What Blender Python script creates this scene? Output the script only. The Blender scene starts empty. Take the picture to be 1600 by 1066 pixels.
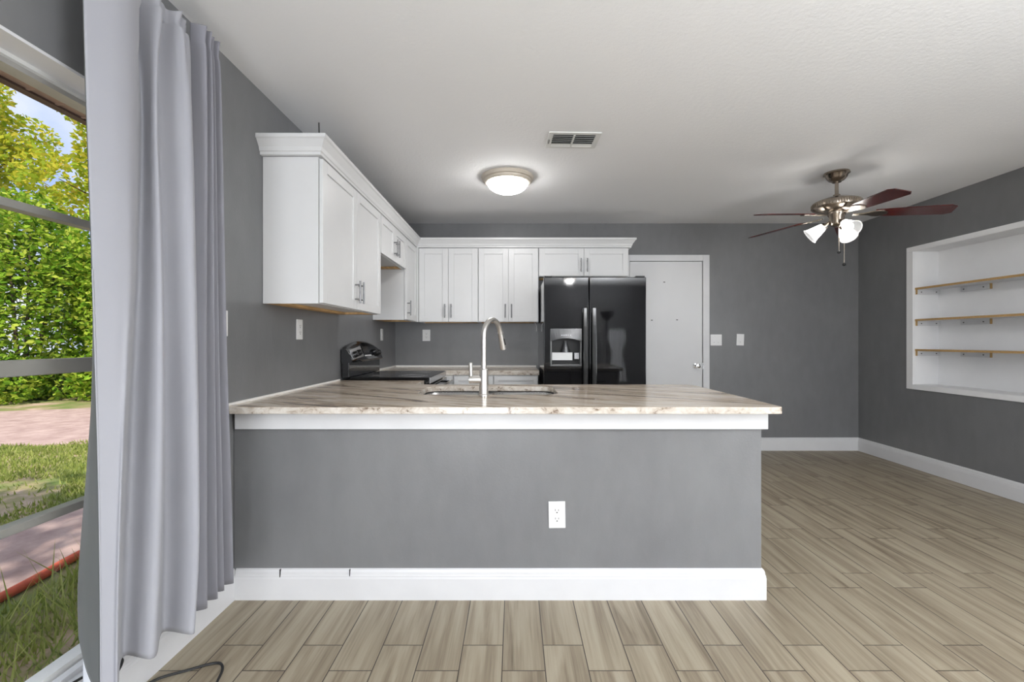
import bpy, bmesh, math, random
from mathutils import Vector, Matrix
PI = math.pi
R = math.radians
S = bpy.context.scene
C = S.collection

# ------------------------------------------------------------------ camera, world, sun, big lights, exposure
CAM_H = 1.2
cam = bpy.data.cameras.new('camera')
cam.lens = 16.0
cam.sensor_width = 36.0
cam.shift_x = -4 / 1600
cam.clip_start = 0.05
cam_o = bpy.data.objects.new('camera', cam)
C.objects.link(cam_o)
cam_o.location = (0, 0, CAM_H)
cam_o.rotation_euler = (PI / 2, 0, 0)
S.camera = cam_o

S.view_settings.view_transform = 'Standard'
S.view_settings.look = 'None'
S.view_settings.gamma = 1
S.view_settings.use_curve_mapping = False
S.view_settings.exposure = 0.0

w = bpy.data.worlds.new('sky')
S.world = w
w.use_nodes = True
nt = w.node_tree
nt.nodes.clear()
wo = nt.nodes.new('ShaderNodeOutputWorld')
bg = nt.nodes.new('ShaderNodeBackground')
tc = nt.nodes.new('ShaderNodeTexCoord')
nz = nt.nodes.new('ShaderNodeTexNoise')
nz.inputs['Scale'].default_value = 3.2
nz.inputs['Detail'].default_value = 6
rp = nt.nodes.new('ShaderNodeValToRGB')
rp.color_ramp.elements[0].position = 0.42
rp.color_ramp.elements[0].color = (0.42, 0.56, 0.92, 1)
rp.color_ramp.elements[1].position = 0.60
rp.color_ramp.elements[1].color = (0.95, 0.97, 1.0, 1)
nt.links.new(tc.outputs['Generated'], nz.inputs['Vector'])
nt.links.new(nz.outputs['Fac'], rp.inputs['Fac'])
nt.links.new(rp.outputs['Color'], bg.inputs['Color'])
bg.inputs['Strength'].default_value = 1.15
nt.links.new(bg.outputs['Background'], wo.inputs['Surface'])


def light(name, kind, loc, energy, color=(1, 1, 1), aim=None, **kw):
    l = bpy.data.lights.new(name, kind)
    l.energy = energy
    l.color = color
    for k, v in kw.items():
        setattr(l, k, v)
    o = bpy.data.objects.new(name, l)
    C.objects.link(o)
    o.location = loc
    if aim is not None:
        o.rotation_euler = Vector(aim).to_track_quat('-Z', 'Y').to_euler()
    return o


light('sun', 'SUN', (-6, -8, 12), 5.0, (1.0, 0.95, 0.86), aim=(-0.16, 0.60, -0.78), angle=R(0.8))
# added area lamp, unseen behind the camera, fills the room like daylight
light('rear_fill_light', 'AREA', (-0.48, -2.30, 1.15), 92, (0.93, 0.965, 1.0), aim=(0.15, 1, 0.22),
      shape='RECTANGLE', size=1.15, size_y=2.0)
# added area lamp, unseen on the right, brightens faces turned towards it
light('side_fill_light', 'AREA', (3.68, -0.85, 1.30), 108, (0.94, 0.97, 1.0), aim=(-1, 0.62, 0.16),
      shape='RECTANGLE', size=1.8, size_y=1.6)


# ------------------------------------------------------------------ colour and material helpers
def lin(r, g, b):
    def f(c):
        c /= 255
        return c / 12.92 if c <= 0.04045 else ((c + 0.055) / 1.055) ** 2.4
    return (f(r), f(g), f(b), 1)


class NT:
    def __init__(s, name):
        s.m = bpy.data.materials.new(name)
        s.m.use_nodes = True
        s.t = s.m.node_tree
        s.b = s.t.nodes['Principled BSDF']
        s.out = s.t.nodes['Material Output']

    def n(s, kind, **kw):
        x = s.t.nodes.new('ShaderNode' + kind)
        for k, v in kw.items():
            setattr(x, k, v)
        return x

    def l(s, a, b):
        s.t.links.new(a, b)

    def val(s, sock, v):
        if hasattr(v, 'is_output'):
            s.l(v, sock)
        else:
            sock.default_value = v

    def math(s, op, a, b=0.0, c=None, clamp=False):
        x = s.n('Math', operation=op)
        x.use_clamp = clamp
        s.val(x.inputs[0], a)
        s.val(x.inputs[1], b)
        if c is not None:
            s.val(x.inputs[2], c)
        return x.outputs[0]

    def mix(s, f, a, b, blend='MIX'):
        x = s.n('Mix', data_type='RGBA', blend_type=blend)
        s.val(x.inputs[0], f)
        s.val(x.inputs[6], a)
        s.val(x.inputs[7], b)
        return x.outputs[2]

    def noise(s, vec, scale, detail=3, rough=0.55, dist=0.0):
        x = s.n('TexNoise')
        x.inputs['Scale'].default_value = scale
        x.inputs['Detail'].default_value = detail
        x.inputs['Roughness'].default_value = rough
        x.inputs['Distortion'].default_value = dist
        if vec is not None:
            s.l(vec, x.inputs['Vector'])
        return x.outputs['Fac']

    def ramp(s, f, stops):
        x = s.n('ValToRGB')
        e = x.color_ramp.elements
        while len(e) < len(stops):
            e.new(0.5)
        for q, (p, c) in zip(e, stops):
            q.position = p
            q.color = c
        s.l(f, x.inputs['Fac'])
        return x.outputs['Color']

    def obj(s):
        return s.n('TexCoord').outputs['Object']

    def pos(s):
        return s.n('NewGeometry').outputs['Position']

    def mapping(s, vec, scale=(1, 1, 1), rot=(0, 0, 0)):
        x = s.n('Mapping')
        x.inputs['Scale'].default_value = scale
        x.inputs['Rotation'].default_value = rot
        s.l(vec, x.inputs['Vector'])
        return x.outputs['Vector']

    def bump(s, h, strength, dist=0.01):
        x = s.n('Bump')
        x.inputs['Strength'].default_value = strength
        x.inputs['Distance'].default_value = dist
        s.l(h, x.inputs['Height'])
        s.l(x.outputs['Normal'], s.b.inputs['Normal'])

    def set(s, **kw):
        for k, v in kw.items():
            s.val(s.b.inputs[k.replace('_', ' ')], v)
        return s


def plain(name, col, rough=0.5, metal=0.0, var=0.06, scale=6.0, bump=0.0, bscale=120.0, spec=0.5, aniso=None):
    """painted / plastic / metal surface with a slight procedural variation"""
    m = NT(name)
    p = m.pos()
    if aniso:
        p = m.mapping(p, aniso)
    f = m.noise(p, scale, 4)
    c = m.ramp(f, [(0.3, tuple(x * (1 - var) for x in col[:3]) + (1,)), (0.7, tuple(min(1, x * (1 + var)) for x in col[:3]) + (1,))])
    m.set(Base_Color=c, Roughness=rough, Metallic=metal)
    m.b.inputs['Specular IOR Level'].default_value = spec
    if bump:
        m.bump(m.noise(m.pos(), bscale, 3), bump, 0.004)
    return m.m


def emitter(name, col, strength):
    m = NT(name)
    m.set(Base_Color=(0.9, 0.9, 0.9, 1), Roughness=0.3)
    m.b.inputs['Emission Color'].default_value = col
    m.b.inputs['Emission Strength'].default_value = strength
    return m.m


M = {}
# greys of the paint: patchy roller marks
m = NT('grey_wall_paint')
f = m.noise(m.pos(), 1.3, 5, 0.6)
f2 = m.noise(m.mapping(m.pos(), (3, 3, 1.2)), 4, 4)
c = m.ramp(m.math('ADD', m.math('MULTIPLY', f, 0.6), m.math('MULTIPLY', f2, 0.4)),
           [(0.35, (0.150, 0.151, 0.155, 1)), (0.65, (0.182, 0.183, 0.187, 1))])
m.set(Base_Color=c, Roughness=0.36)
m.bump(m.noise(m.pos(), 90, 4), 0.12, 0.003)
M['wall'] = m.m
m = NT('ceiling_texture_paint')
m.set(Base_Color=(0.85, 0.85, 0.855, 1), Roughness=0.85)
m.bump(m.noise(m.pos(), 45, 5, 0.65), 0.35, 0.006)
M['ceiling'] = m.m
M['trim'] = plain('white_trim_paint', (0.66, 0.66, 0.67, 1), 0.38, var=0.03, bump=0.05, bscale=40)
M['cabinet'] = plain('white_cabinet_paint', (0.68, 0.68, 0.68, 1), 0.33, var=0.015)
M['door'] = plain('white_door_paint', (0.66, 0.66, 0.665, 1), 0.4, var=0.03, scale=2)
M['plate'] = plain('white_plastic', (0.76, 0.76, 0.755, 1), 0.3, var=0.01)
M['slot'] = plain('dark_slot', (0.02, 0.02, 0.02, 1), 0.6)
M['raw_wood'] = plain('raw_wood', lin(206, 168, 116), 0.7, var=0.22, scale=3, aniso=(14, 2, 14))
M['particle'] = plain('particle_board_edge', lin(178, 144, 94), 0.8, var=0.3, scale=160)
M['nickel'] = plain('brushed_nickel', (0.66, 0.645, 0.62, 1), 0.38, 1.0, var=0.05, scale=40)
M['pull'] = plain('brushed_steel_pull', (0.24, 0.24, 0.245, 1), 0.38, 0.9, var=0.05, scale=40)
M['steel'] = plain('sink_steel', (0.60, 0.60, 0.60, 1), 0.25, 1.0, var=0.06, scale=30)
M['bronze'] = plain('antique_pewter', (0.33, 0.28, 0.23, 1), 0.25, 1.0, var=0.15, scale=20)
M['pan'] = plain('champagne_pan', (0.58, 0.52, 0.44, 1), 0.4, 0.1, var=0.03)
M['black_gloss'] = plain('black_gloss_enamel', (0.006, 0.006, 0.007, 1), 0.05, var=0.1, spec=0.65)
M['black_glass'] = plain('black_ceramic_glass', (0.004, 0.004, 0.0045, 1), 0.08, var=0.1, spec=0.3)
M['black_satin'] = plain('black_satin', (0.010, 0.010, 0.011, 1), 0.25, var=0.1)
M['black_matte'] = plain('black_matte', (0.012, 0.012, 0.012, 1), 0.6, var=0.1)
M['console'] = plain('smoked_console', (0.03, 0.03, 0.032, 1), 0.15, 0.2, var=0.1)
M['silver_line'] = plain('silver_line', (0.55, 0.55, 0.56, 1), 0.25, 0.9, var=0.05)
M['frame_grey'] = plain('grey_plastic_frame', (0.13, 0.13, 0.13, 1), 0.3, 0.3, var=0.05)
M['niche'] = plain('bright_white_niche_paint', (0.83, 0.83, 0.835, 1), 0.45, var=0.02)
M['handle_black'] = plain('grey_black_handle', (0.05, 0.05, 0.05, 1), 0.12, 0.2, var=0.1)
M['sticker'] = plain('white_sticker', (0.85, 0.85, 0.84, 1), 0.5, var=0.02)
M['caulk'] = plain('white_caulk', (0.82, 0.81, 0.78, 1), 0.6, var=0.03)
M['white_metal'] = plain('white_vent_metal', (0.72, 0.72, 0.70, 1), 0.45, var=0.05)
M['grey_metal'] = plain('grey_damper', (0.20, 0.20, 0.19, 1), 0.6, var=0.2)
M['alu'] = plain('window_aluminium', (0.46, 0.45, 0.43, 1), 0.4, 0.4, var=0.06)
M['rail'] = plain('grey_window_rail', (0.30, 0.29, 0.26, 1), 0.45, 0.2, var=0.06)
M['chrome'] = plain('chrome', (0.75, 0.75, 0.75, 1), 0.08, 1.0, var=0.02)
M['dome'] = emitter('lit_dome_glass', (1, 0.985, 0.97, 1), 40.0)
m = NT('lit_frosted_glass')
a = m.n('BsdfTranslucent')
a.inputs['Color'].default_value = (0.55, 0.55, 0.545, 1)
b = m.n('BsdfTransparent')
b.inputs['Color'].default_value = (0.95, 0.95, 0.94, 1)
c = m.n('MixShader')
c.inputs[0].default_value = 0.55
m.l(a.outputs[0], c.inputs[1])
m.l(b.outputs[0], c.inputs[2])
e = m.n('Emission')
e.inputs['Strength'].default_value = 0.25
ad = m.n('AddShader')
m.l(c.outputs[0], ad.inputs[0])
m.l(e.outputs[0], ad.inputs[1])
m.l(ad.outputs[0], m.out.inputs['Surface'])
M['shade'] = m.m
M['bulb'] = emitter('lit_bulb', (1, 0.97, 0.94, 1), 120.0)

# mahogany blade
m = NT('mahogany_blade')
f = m.noise(m.mapping(m.obj(), (3, 40, 20)), 2, 4)
m.set(Base_Color=m.ramp(f, [(0.3, lin(44, 10, 8)), (0.7, lin(88, 20, 15))]), Roughness=0.22)
M['blade'] = m.m

# glass pane: mostly clear, a little mirror
m = NT('window_glass')
tr = m.n('BsdfTransparent')
gl = m.n('BsdfGlossy')
gl.inputs['Roughness'].default_value = 0.02
lw = m.n('LayerWeight')
fr = m.n('Math', operation='MULTIPLY_ADD')
m.l(m.math('POWER', lw.outputs['Facing'], 4.0), fr.inputs[0])
fr.inputs[1].default_value = 0.22
fr.inputs[2].default_value = 0.02
mx = m.n('MixShader')
m.l(fr.outputs[0], mx.inputs[0])
m.l(tr.outputs[0], mx.inputs[1])
m.l(gl.outputs[0], mx.inputs[2])
m.l(mx.outputs[0], m.out.inputs['Surface'])
M['glass'] = m.m

# curtain fabric
def fabric(name, col):
    m = NT(name)
    p = m.pos()
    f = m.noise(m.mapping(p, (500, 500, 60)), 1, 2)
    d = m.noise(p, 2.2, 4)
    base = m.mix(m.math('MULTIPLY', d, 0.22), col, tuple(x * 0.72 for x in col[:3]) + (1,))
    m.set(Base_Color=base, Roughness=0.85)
    m.b.inputs['Sheen Weight'].default_value = 0.15
    m.bump(f, 0.06, 0.001)
    return m.m


M['curtain'] = fabric('light_grey_fabric', (0.315, 0.317, 0.345, 1))
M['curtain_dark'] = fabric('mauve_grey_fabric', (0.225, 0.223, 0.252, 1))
M['lining'] = fabric('grey_green_lining', (0.085, 0.092, 0.088, 1))
M['sheer'] = fabric('white_lining', (0.80, 0.82, 0.85, 1))

# granite
def granite(name, edge=False):
    m = NT(name)
    p = m.pos()
    q = m.mapping(p, (1, 1, 1), (0, 0, R(27)))
    a = m.noise(m.mapping(q, (0.8, 5.0, 6.0)), 1.5, 8, 0.62, 0.9)
    b = m.noise(m.mapping(q, (1.8, 13, 14)), 2.4, 6, 0.7, 0.6)
    c2 = m.noise(m.mapping(p, (1, 2.2, 2.2)), 26, 6, 0.7)
    f = m.math('ADD', m.math('ADD', m.math('MULTIPLY', a, 0.62), m.math('MULTIPLY', b, 0.30)), m.math('MULTIPLY', c2, 0.08))
    col = m.ramp(f, [(0.37, lin(98, 82, 70)), (0.43, lin(160, 142, 124)), (0.49, lin(198, 182, 164)), (0.56, lin(224, 212, 196)), (0.66, lin(178, 160, 141))])
    ed = m.noise(m.mapping(p, (1, 1, 1.5)), 17, 7, 0.72, 0.8)
    ecol = m.ramp(ed, [(0.35, lin(112, 96, 82)), (0.43, lin(186, 174, 160)), (0.60, lin(214, 208, 199))])
    nrm = m.n('SeparateXYZ')
    m.l(m.n('NewGeometry').outputs['Normal'], nrm.inputs[0])
    up = m.math('GREATER_THAN', nrm.outputs[2], 0.5)
    m.set(Base_Color=m.mix(up, ecol, col), Roughness=0.16)
    return m.m


M['granite'] = granite('polished_granite')

# floor: wood-look porcelain planks, running bond along Y
m = NT('wood_look_plank_tile')
p = m.pos()
sx = m.n('SeparateXYZ')
m.l(p, sx.inputs[0])
PW, PL, X0 = 0.1577, 0.556, -0.0456
u = m.math('DIVIDE', m.math('SUBTRACT', sx.outputs[0], X0), PW)
col_i = m.math('FLOOR', u)
fu = m.math('SUBTRACT', u, col_i)
par = m.math('MODULO', m.math('ADD', col_i, 1000), 2.0)           # 0 for the column starting at X0
off = m.math('ADD', 1.656, m.math('MULTIPLY', par, 0.139))
v = m.math('DIVIDE', m.math('SUBTRACT', sx.outputs[1], off), PL)
row_i = m.math('FLOOR', v)
fv = m.math('SUBTRACT', v, row_i)
du = m.math('MULTIPLY', m.math('MINIMUM', fu, m.math('SUBTRACT', 1.0, fu)), PW)
dv = m.math('MULTIPLY', m.math('MINIMUM', fv, m.math('SUBTRACT', 1.0, fv)), PL)
edge = m.math('MINIMUM', du, dv)
grout = m.math('LESS_THAN', edge, 0.0019)
cv = m.n('CombineXYZ')
m.l(col_i, cv.inputs[0])
m.l(row_i, cv.inputs[1])
wn = m.n('TexWhiteNoise')
m.l(cv.outputs[0], wn.inputs['Vector'])
rnd = wn.outputs['Value']
gv = m.n('CombineXYZ')
m.l(m.math('ADD', sx.outputs[0], m.math('MULTIPLY', rnd, 37.0)), gv.inputs[0])
m.l(m.math('ADD', sx.outputs[1], m.math('MULTIPLY', rnd, 91.0)), gv.inputs[1])
g1 = m.noise(m.mapping(gv.outputs[0], (20, 1.3, 1)), 1.0, 5, 0.55, 0.7)
g2 = m.noise(m.mapping(gv.outputs[0], (120, 2.5, 1)), 1.0, 4, 0.6, 0.15)
g = m.math('ADD', m.math('MULTIPLY', g1, 0.72), m.math('MULTIPLY', g2, 0.28))
wood = m.ramp(g, [(0.33, lin(106, 94, 77)), (0.46, lin(141, 129, 110)), (0.56, lin(159, 148, 128)), (0.72, lin(172, 162, 143))])
wood = m.mix(m.math('MULTIPLY', rnd, 0.22), wood, lin(118, 106, 90))
colr = m.mix(grout, wood, lin(52, 43, 35))
m.set(Base_Color=colr, Roughness=m.math('ADD', 0.38, m.math('MULTIPLY', g2, 0.15)))
m.bump(m.math('SUBTRACT', m.math('MULTIPLY', g2, 0.15), grout), 0.3, 0.002)
M['floor'] = m.m

# outdoors
def leafmat(name, cols, transl=0.35):
    m = NT(name)
    ri = m.n('NewGeometry').outputs['Random Per Island']
    stops = [(i / max(1, len(cols) - 1), c) for i, c in enumerate(cols)]
    c = m.ramp(ri, stops)
    d = m.n('BsdfDiffuse')
    t = m.n('BsdfTranslucent')
    mx = m.n('MixShader')
    mx.inputs[0].default_value = transl
    m.l(c, d.inputs['Color'])
    m.l(c, t.inputs['Color'])
    m.l(d.outputs[0], mx.inputs[1])
    m.l(t.outputs[0], mx.inputs[2])
    m.l(mx.outputs[0], m.out.inputs['Surface'])
    return m.m


M['leaf_green'] = leafmat('hedge_leaves', [lin(88, 128, 36), lin(128, 168, 50), lin(168, 196, 66), lin(206, 214, 92), lin(114, 152, 50)])
M['leaf_yellow'] = leafmat('autumn_leaves', [lin(150, 176, 52), lin(216, 206, 66), lin(168, 196, 74), lin(206, 206, 76), lin(238, 212, 92)], 0.55)
M['grass'] = leafmat('grass_blades', [lin(116, 134, 62), lin(158, 168, 86), lin(184, 188, 116), lin(134, 150, 74)])
M['bark'] = plain('bark', lin(96, 82, 70), 0.9, var=0.4, scale=12, bump=0.4)
m = NT('lawn_soil')
f = m.noise(m.pos(), 1.6, 6, 0.65)
m.set(Base_Color=m.ramp(f, [(0.36, lin(196, 168, 150)), (0.47, lin(150, 140, 96)), (0.60, lin(110, 128, 60))]), Roughness=0.95)
m.bump(m.noise(m.pos(), 40, 5), 0.5, 0.02)
M['soil'] = m.m
m = NT('pink_sand_path')
f = m.noise(m.pos(), 5, 7, 0.65)
m.set(Base_Color=m.ramp(f, [(0.3, lin(160, 132, 124)), (0.7, lin(198, 172, 162))]), Roughness=0.95)
m.bump(m.noise(m.pos(), 60, 5), 0.3, 0.01)
M['path'] = m.m
M['orange'] = plain('orange_edging', lin(206, 92, 62), 0.7, var=0.2, scale=20)
M['soffit'] = plain('beige_soffit', lin(178, 150, 136), 0.7, var=0.05)
M['fascia'] = plain('brown_fascia', lin(98, 74, 64), 0.6, var=0.1)
M['stucco'] = plain('outer_stucco', lin(190, 185, 178), 0.9, var=0.05, bump=0.3)

# ------------------------------------------------------------------ mesh helpers
ROOTLOC = {}


def obj(name, bm, mat, parent=None, bevel=0.0, smooth=False, label=None, segs=2):
    """link bm (world coordinates) as one mesh object, under parent when given"""
    off = ROOTLOC.get(parent.as_pointer()) if parent else None
    if off is not None and off.length > 0:
        bmesh.ops.translate(bm, verts=bm.verts, vec=-off)
    bmesh.ops.recalc_face_normals(bm, faces=bm.faces)
    me = bpy.data.meshes.new(name)
    bm.to_mesh(me)
    bm.free()
    me.materials.append(M[mat] if isinstance(mat, str) else mat)
    if smooth:
        me.polygons.foreach_set('use_smooth', [True] * len(me.polygons))
    o = bpy.data.objects.new(name, me)
    C.objects.link(o)
    if parent:
        o.parent = parent
        ROOTLOC[o.as_pointer()] = off if off is not None else Vector((0, 0, 0))
    else:
        ROOTLOC[o.as_pointer()] = Vector((0, 0, 0))
    if bevel:
        b = o.modifiers.new('bevel', 'BEVEL')
        b.width = bevel
        b.segments = segs
        b.limit_method = 'ANGLE'
        b.angle_limit = R(40)
        b.harden_normals = True
    if smooth:
        a = o.modifiers.new('edges', 'EDGE_SPLIT')
        a.split_angle = R(38)
    if label:
        o['label'] = label
    return o


def tag(o, label, cat, group=None, kind=None):
    o['label'] = label
    o['category'] = cat
    if group:
        o['group'] = group
    if kind:
        o['kind'] = kind
    return o


def thing(name, loc, label, cat, group=None):
    o = bpy.data.objects.new(name, None)
    o.empty_display_size = 0.1
    C.objects.link(o)
    o.location = loc
    ROOTLOC[o.as_pointer()] = Vector(loc)
    return tag(o, label, cat, group)


def struct(name, bm, mat, parent=None, **kw):
    o = obj(name, bm, mat, parent, **kw)
    if not parent:
        o['kind'] = 'structure'
    return o


def B():
    return bmesh.new()


def bx(bm, x0, x1, y0, y1, z0, z1, mat=None):
    vs = [bm.verts.new((x, y, z)) for x in (x0, x1) for y in (y0, y1) for z in (z0, z1)]
    for f in ((0, 1, 3, 2), (4, 6, 7, 5), (0, 4, 5, 1), (2, 3, 7, 6), (0, 2, 6, 4), (1, 5, 7, 3)):
        bm.faces.new([vs[i] for i in f])
    if mat is not None:
        bmesh.ops.transform(bm, matrix=mat, verts=vs)
    return vs


def box(*a):
    bm = B()
    bx(bm, *a)
    return bm


def tube(bm, pts, r, n=12, cap=True):
    pts = [Vector(p) for p in pts]
    rs = r if isinstance(r, (list, tuple)) else [r] * len(pts)
    rings = []
    t0 = (pts[1] - pts[0]).normalized()
    a = t0.orthogonal().normalized()
    for i, p in enumerate(pts):
        if i == 0:
            t = pts[1] - pts[0]
        elif i == len(pts) - 1:
            t = pts[-1] - pts[-2]
        else:
            t = (pts[i + 1] - pts[i]).normalized() + (pts[i] - pts[i - 1]).normalized()
        t.normalize()
        a = (a - t * a.dot(t)).normalized()
        b = t.cross(a)
        rings.append([bm.verts.new(p + (a * math.cos(2 * PI * k / n) + b * math.sin(2 * PI * k / n)) * rs[i]) for k in range(n)])
    for q, s in zip(rings, rings[1:]):
        for k in range(n):
            bm.faces.new((q[k], q[(k + 1) % n], s[(k + 1) % n], s[k]))
    if cap:
        bm.faces.new(rings[0][::-1])
        bm.faces.new(rings[-1])
    return bm


def lathe(bm, prof, n=32, mat=None):
    """prof: (r, z) pairs, around the z axis"""
    rings, allv = [], []
    for r, z in prof:
        if r < 1e-6:
            q = [bm.verts.new((0, 0, z))]
        else:
            q = [bm.verts.new((r * math.cos(2 * PI * k / n), r * math.sin(2 * PI * k / n), z)) for k in range(n)]
        rings.append(q)
        allv += q
    for q, s in zip(rings, rings[1:]):
        for k in range(n):
            k2 = (k + 1) % n
            vs = [q[k % len(q)], q[k2 % len(q)], s[k2 % len(s)], s[k % len(s)]]
            u = []
            for x in vs:
                if x not in u:
                    u.append(x)
            if len(u) > 2:
                bm.faces.new(u)
    if mat is not None:
        bmesh.ops.transform(bm, matrix=mat, verts=allv)
    return bm


def sweep(bm, path, prof):
    """closed profile (offset to the right of the path, z) swept along an XY polyline with mitred corners"""
    P = [Vector(p) for p in path]
    rings = []
    for i, p in enumerate(P):
        ns = []
        if i > 0:
            d = (P[i] - P[i - 1]).normalized()
            ns.append(Vector((d.y, -d.x)))
        if i < len(P) - 1:
            d = (P[i + 1] - P[i]).normalized()
            ns.append(Vector((d.y, -d.x)))
        if len(ns) == 2:
            nn = (ns[0] + ns[1]).normalized()
            nn = nn / nn.dot(ns[0])
        else:
            nn = ns[0]
        rings.append([bm.verts.new((p.x + nn.x * o, p.y + nn.y * o, z)) for o, z in prof])
    n = len(prof)
    for q, s in zip(rings, rings[1:]):
        for k in range(n):
            bm.faces.new((q[k], q[(k + 1) % n], s[(k + 1) % n], s[k]))
    bm.faces.new(rings[0][::-1])
    bm.faces.new(rings[-1])
    return bm


def frame_mat(o, u, n):
    """local x -> u, local y -> n (out of the wall), local z -> up"""
    u, n = Vector(u), Vector(n)
    m = Matrix.Identity(4)
    for i, c in enumerate((u, n, Vector((0, 0, 1)))):
        for j in range(3):
            m[j][i] = c[j]
    m.translation = Vector(o)
    return m


def rrect(x0, x1, y0, y1, r, n=6):
    pts = []
    for cx, cy, a0 in ((x1 - r, y1 - r, 0), (x0 + r, y1 - r, 90), (x0 + r, y0 + r, 180), (x1 - r, y0 + r, 270)):
        for k in range(n + 1):
            a = R(a0 + 90 * k / n)
            pts.append((cx + r * math.cos(a), cy + r * math.sin(a)))
    return pts


def slab(outer, holes, z0, z1):
    bm = B()
    edges = []
    for loop in [outer] + holes:
        vs = [bm.verts.new((x, y, z0)) for x, y in loop]
        edges += [bm.edges.new((vs[i], vs[(i + 1) % len(vs)])) for i in range(len(vs))]
    bmesh.ops.triangle_fill(bm, use_beauty=True, edges=edges)
    r = bmesh.ops.extrude_face_region(bm, geom=list(bm.faces))
    bmesh.ops.translate(bm, verts=[v for v in r['geom'] if isinstance(v, bmesh.types.BMVert)], vec=(0, 0, z1 - z0))
    return bm


# ------------------------------------------------------------------ room shell
XL, XR, YB, YR, ZC = -1.31, 3.77, 4.99, -2.4, 2.49
struct('floor', box(XL - 0.05, XR + 0.35, YR - 0.15, YB + 0.12, -0.12, 0.0), 'floor')
struct('ceiling', box(XL - 0.15, XR + 0.4, YR - 0.15, YB + 0.12, ZC, ZC + 0.15), 'ceiling')
struct('wall_back', box(XL - 0.15, XR + 0.4, YB, YB + 0.12, 0, ZC), 'wall')

WY0, WY1, WZ0, WZ1 = -0.45, 1.70, 0.155, 2.005          # big window in the left wall
bm = B()
bx(bm, XL - 0.15, XL, YR - 0.15, WY0, 0, ZC)
bx(bm, XL - 0.15, XL, WY1, YB, 0, ZC)
bx(bm, XL - 0.15, XL, WY0, WY1, 0, WZ0 - 0.02)
bx(bm, XL - 0.15, XL, WY0, WY1, WZ1, ZC)
struct('wall_left', bm, 'wall')

NY0, NY1, NZ0, NZ1, ND = 2.25, 4.30, 0.785, 2.05, 0.235    # shelf niche in the right wall
bm = B()
bx(bm, XR, XR + 0.3, YR - 0.15, -1.80, 0, ZC)
bx(bm, XR, XR + 0.3, 0.10, NY0, 0, ZC)
bx(bm, XR, XR + 0.3, -1.80, 0.10, 0, 0.45)
bx(bm, XR, XR + 0.3, -1.80, 0.10, 2.15, ZC)
bx(bm, XR, XR + 0.3, NY1, YB, 0, ZC)
bx(bm, XR, XR + 0.3, NY0, NY1, 0, NZ0)
bx(bm, XR, XR + 0.3, NY0, NY1, NZ1, ZC)
bx(bm, XR + ND, XR + 0.3, NY0, NY1, NZ0, NZ1)
struct('wall_right', bm, 'wall')

RX0, RX1, RZ1 = -1.10, 0.15, 2.2                        # opening for the added sliding window, unseen behind the camera
bm = B()
bx(bm, XL, RX0, YR - 0.12, YR, 0, ZC)
bx(bm, RX1, XR, YR - 0.12, YR, 0, ZC)
bx(bm, RX0, RX1, YR - 0.12, YR, RZ1, ZC)
struct('wall_rear', bm, 'wall')

# half wall of the peninsula
PX, PY0, PY1, CT = 1.151, 2.12, 2.235, 0.873
struct('wall_peninsula', box(XL, PX, PY0, PY1, 0, CT), 'wall', bevel=0.004)
# white board under the countertop, wraps the free end
struct('trim_1', sweep(B(), [(XL + 0.018, PY0), (PX, PY0), (PX, 2.24)], [(0, 0.792), (0.02, 0.792), (0.02, CT - 0.001), (0, CT - 0.001)]), 'trim', bevel=0.002)

BASE = [(0, 0), (0.015, 0), (0.015, 0.098), (0.0135, 0.106), (0.0135, 0.112), (0.011, 0.116), (0.010, 0.128), (0.006, 0.138), (0.0, 0.142)]
bb = struct('baseboard_peninsula', sweep(B(), [(XL + 0.015, PY0), (PX, PY0), (PX, 3.02)], BASE), 'trim')
for xx, ww, zz in ((-1.088, 0.004, 0.106), (-0.765, 0.003, 0.110)):
    bm = B()
    bx(bm, xx, xx + ww, PY0 - 0.0142, PY0 - 0.005, zz, 0.1415)
    obj('paint_crack', bm, 'black_matte', bb)
struct('baseboard_left', sweep(B(), [(XL, YR), (XL, PY0)], BASE), 'trim')
struct('baseboard_back', sweep(B(), [(2.127, YB), (XR, YB)], BASE), 'trim')
struct('baseboard_right', sweep(B(), [(XR, YB - 0.015), (XR, YR)], BASE), 'trim')

# ------------------------------------------------------------------ left window
win = struct('window_1', box(XL - 0.15, XL - 0.10, WY0, WY1, WZ1 - 0.035, WZ1), 'alu')
bm = B()
bx(bm, XL - 0.15, XL - 0.10, WY0, WY1, WZ0, WZ0 + 0.03)
bx(bm, XL - 0.15, XL - 0.10, WY0, WY0 + 0.04, WZ0 + 0.03, WZ1 - 0.035)
bx(bm, XL - 0.15, XL - 0.10, WY1 - 0.04, WY1, WZ0 + 0.03, WZ1 - 0.035)
bx(bm, XL - 0.10, XL - 0.085, WY0, WY1, WZ1 - 0.02, WZ1 - 0.005)
obj('window_frame', bm, 'white_metal', win)
for za, zb in ((0.652, 0.678), (1.098, 1.145), (1.575, 1.600)):
    obj('window_rail', box(XL - 0.145, XL - 0.105, WY0 + 0.04, WY1 - 0.04, za, zb), 'rail', win, bevel=0.003)
for za, zb in ((WZ0 + 0.03, 0.652), (0.678, 1.098), (1.145, 1.575), (1.600, WZ1 - 0.035)):
    obj('window_pane', box(XL - 0.128, XL - 0.124, WY0 + 0.04, WY1 - 0.04, za, zb), 'glass', win)
bm = B()
bx(bm, XL - 0.10, XL + 0.018, WY0, WY1, WZ0 - 0.02, WZ0)
obj('window_sill', bm, 'trim', win, bevel=0.003)
bm = B()
bx(bm, XL - 0.10, XL + 0.001, WY0, WY1, WZ1 - 0.008, WZ1 + 0.001)
bx(bm, XL - 0.10, XL + 0.001, WY1 - 0.006, WY1, WZ0, WZ1 - 0.008)
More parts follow.
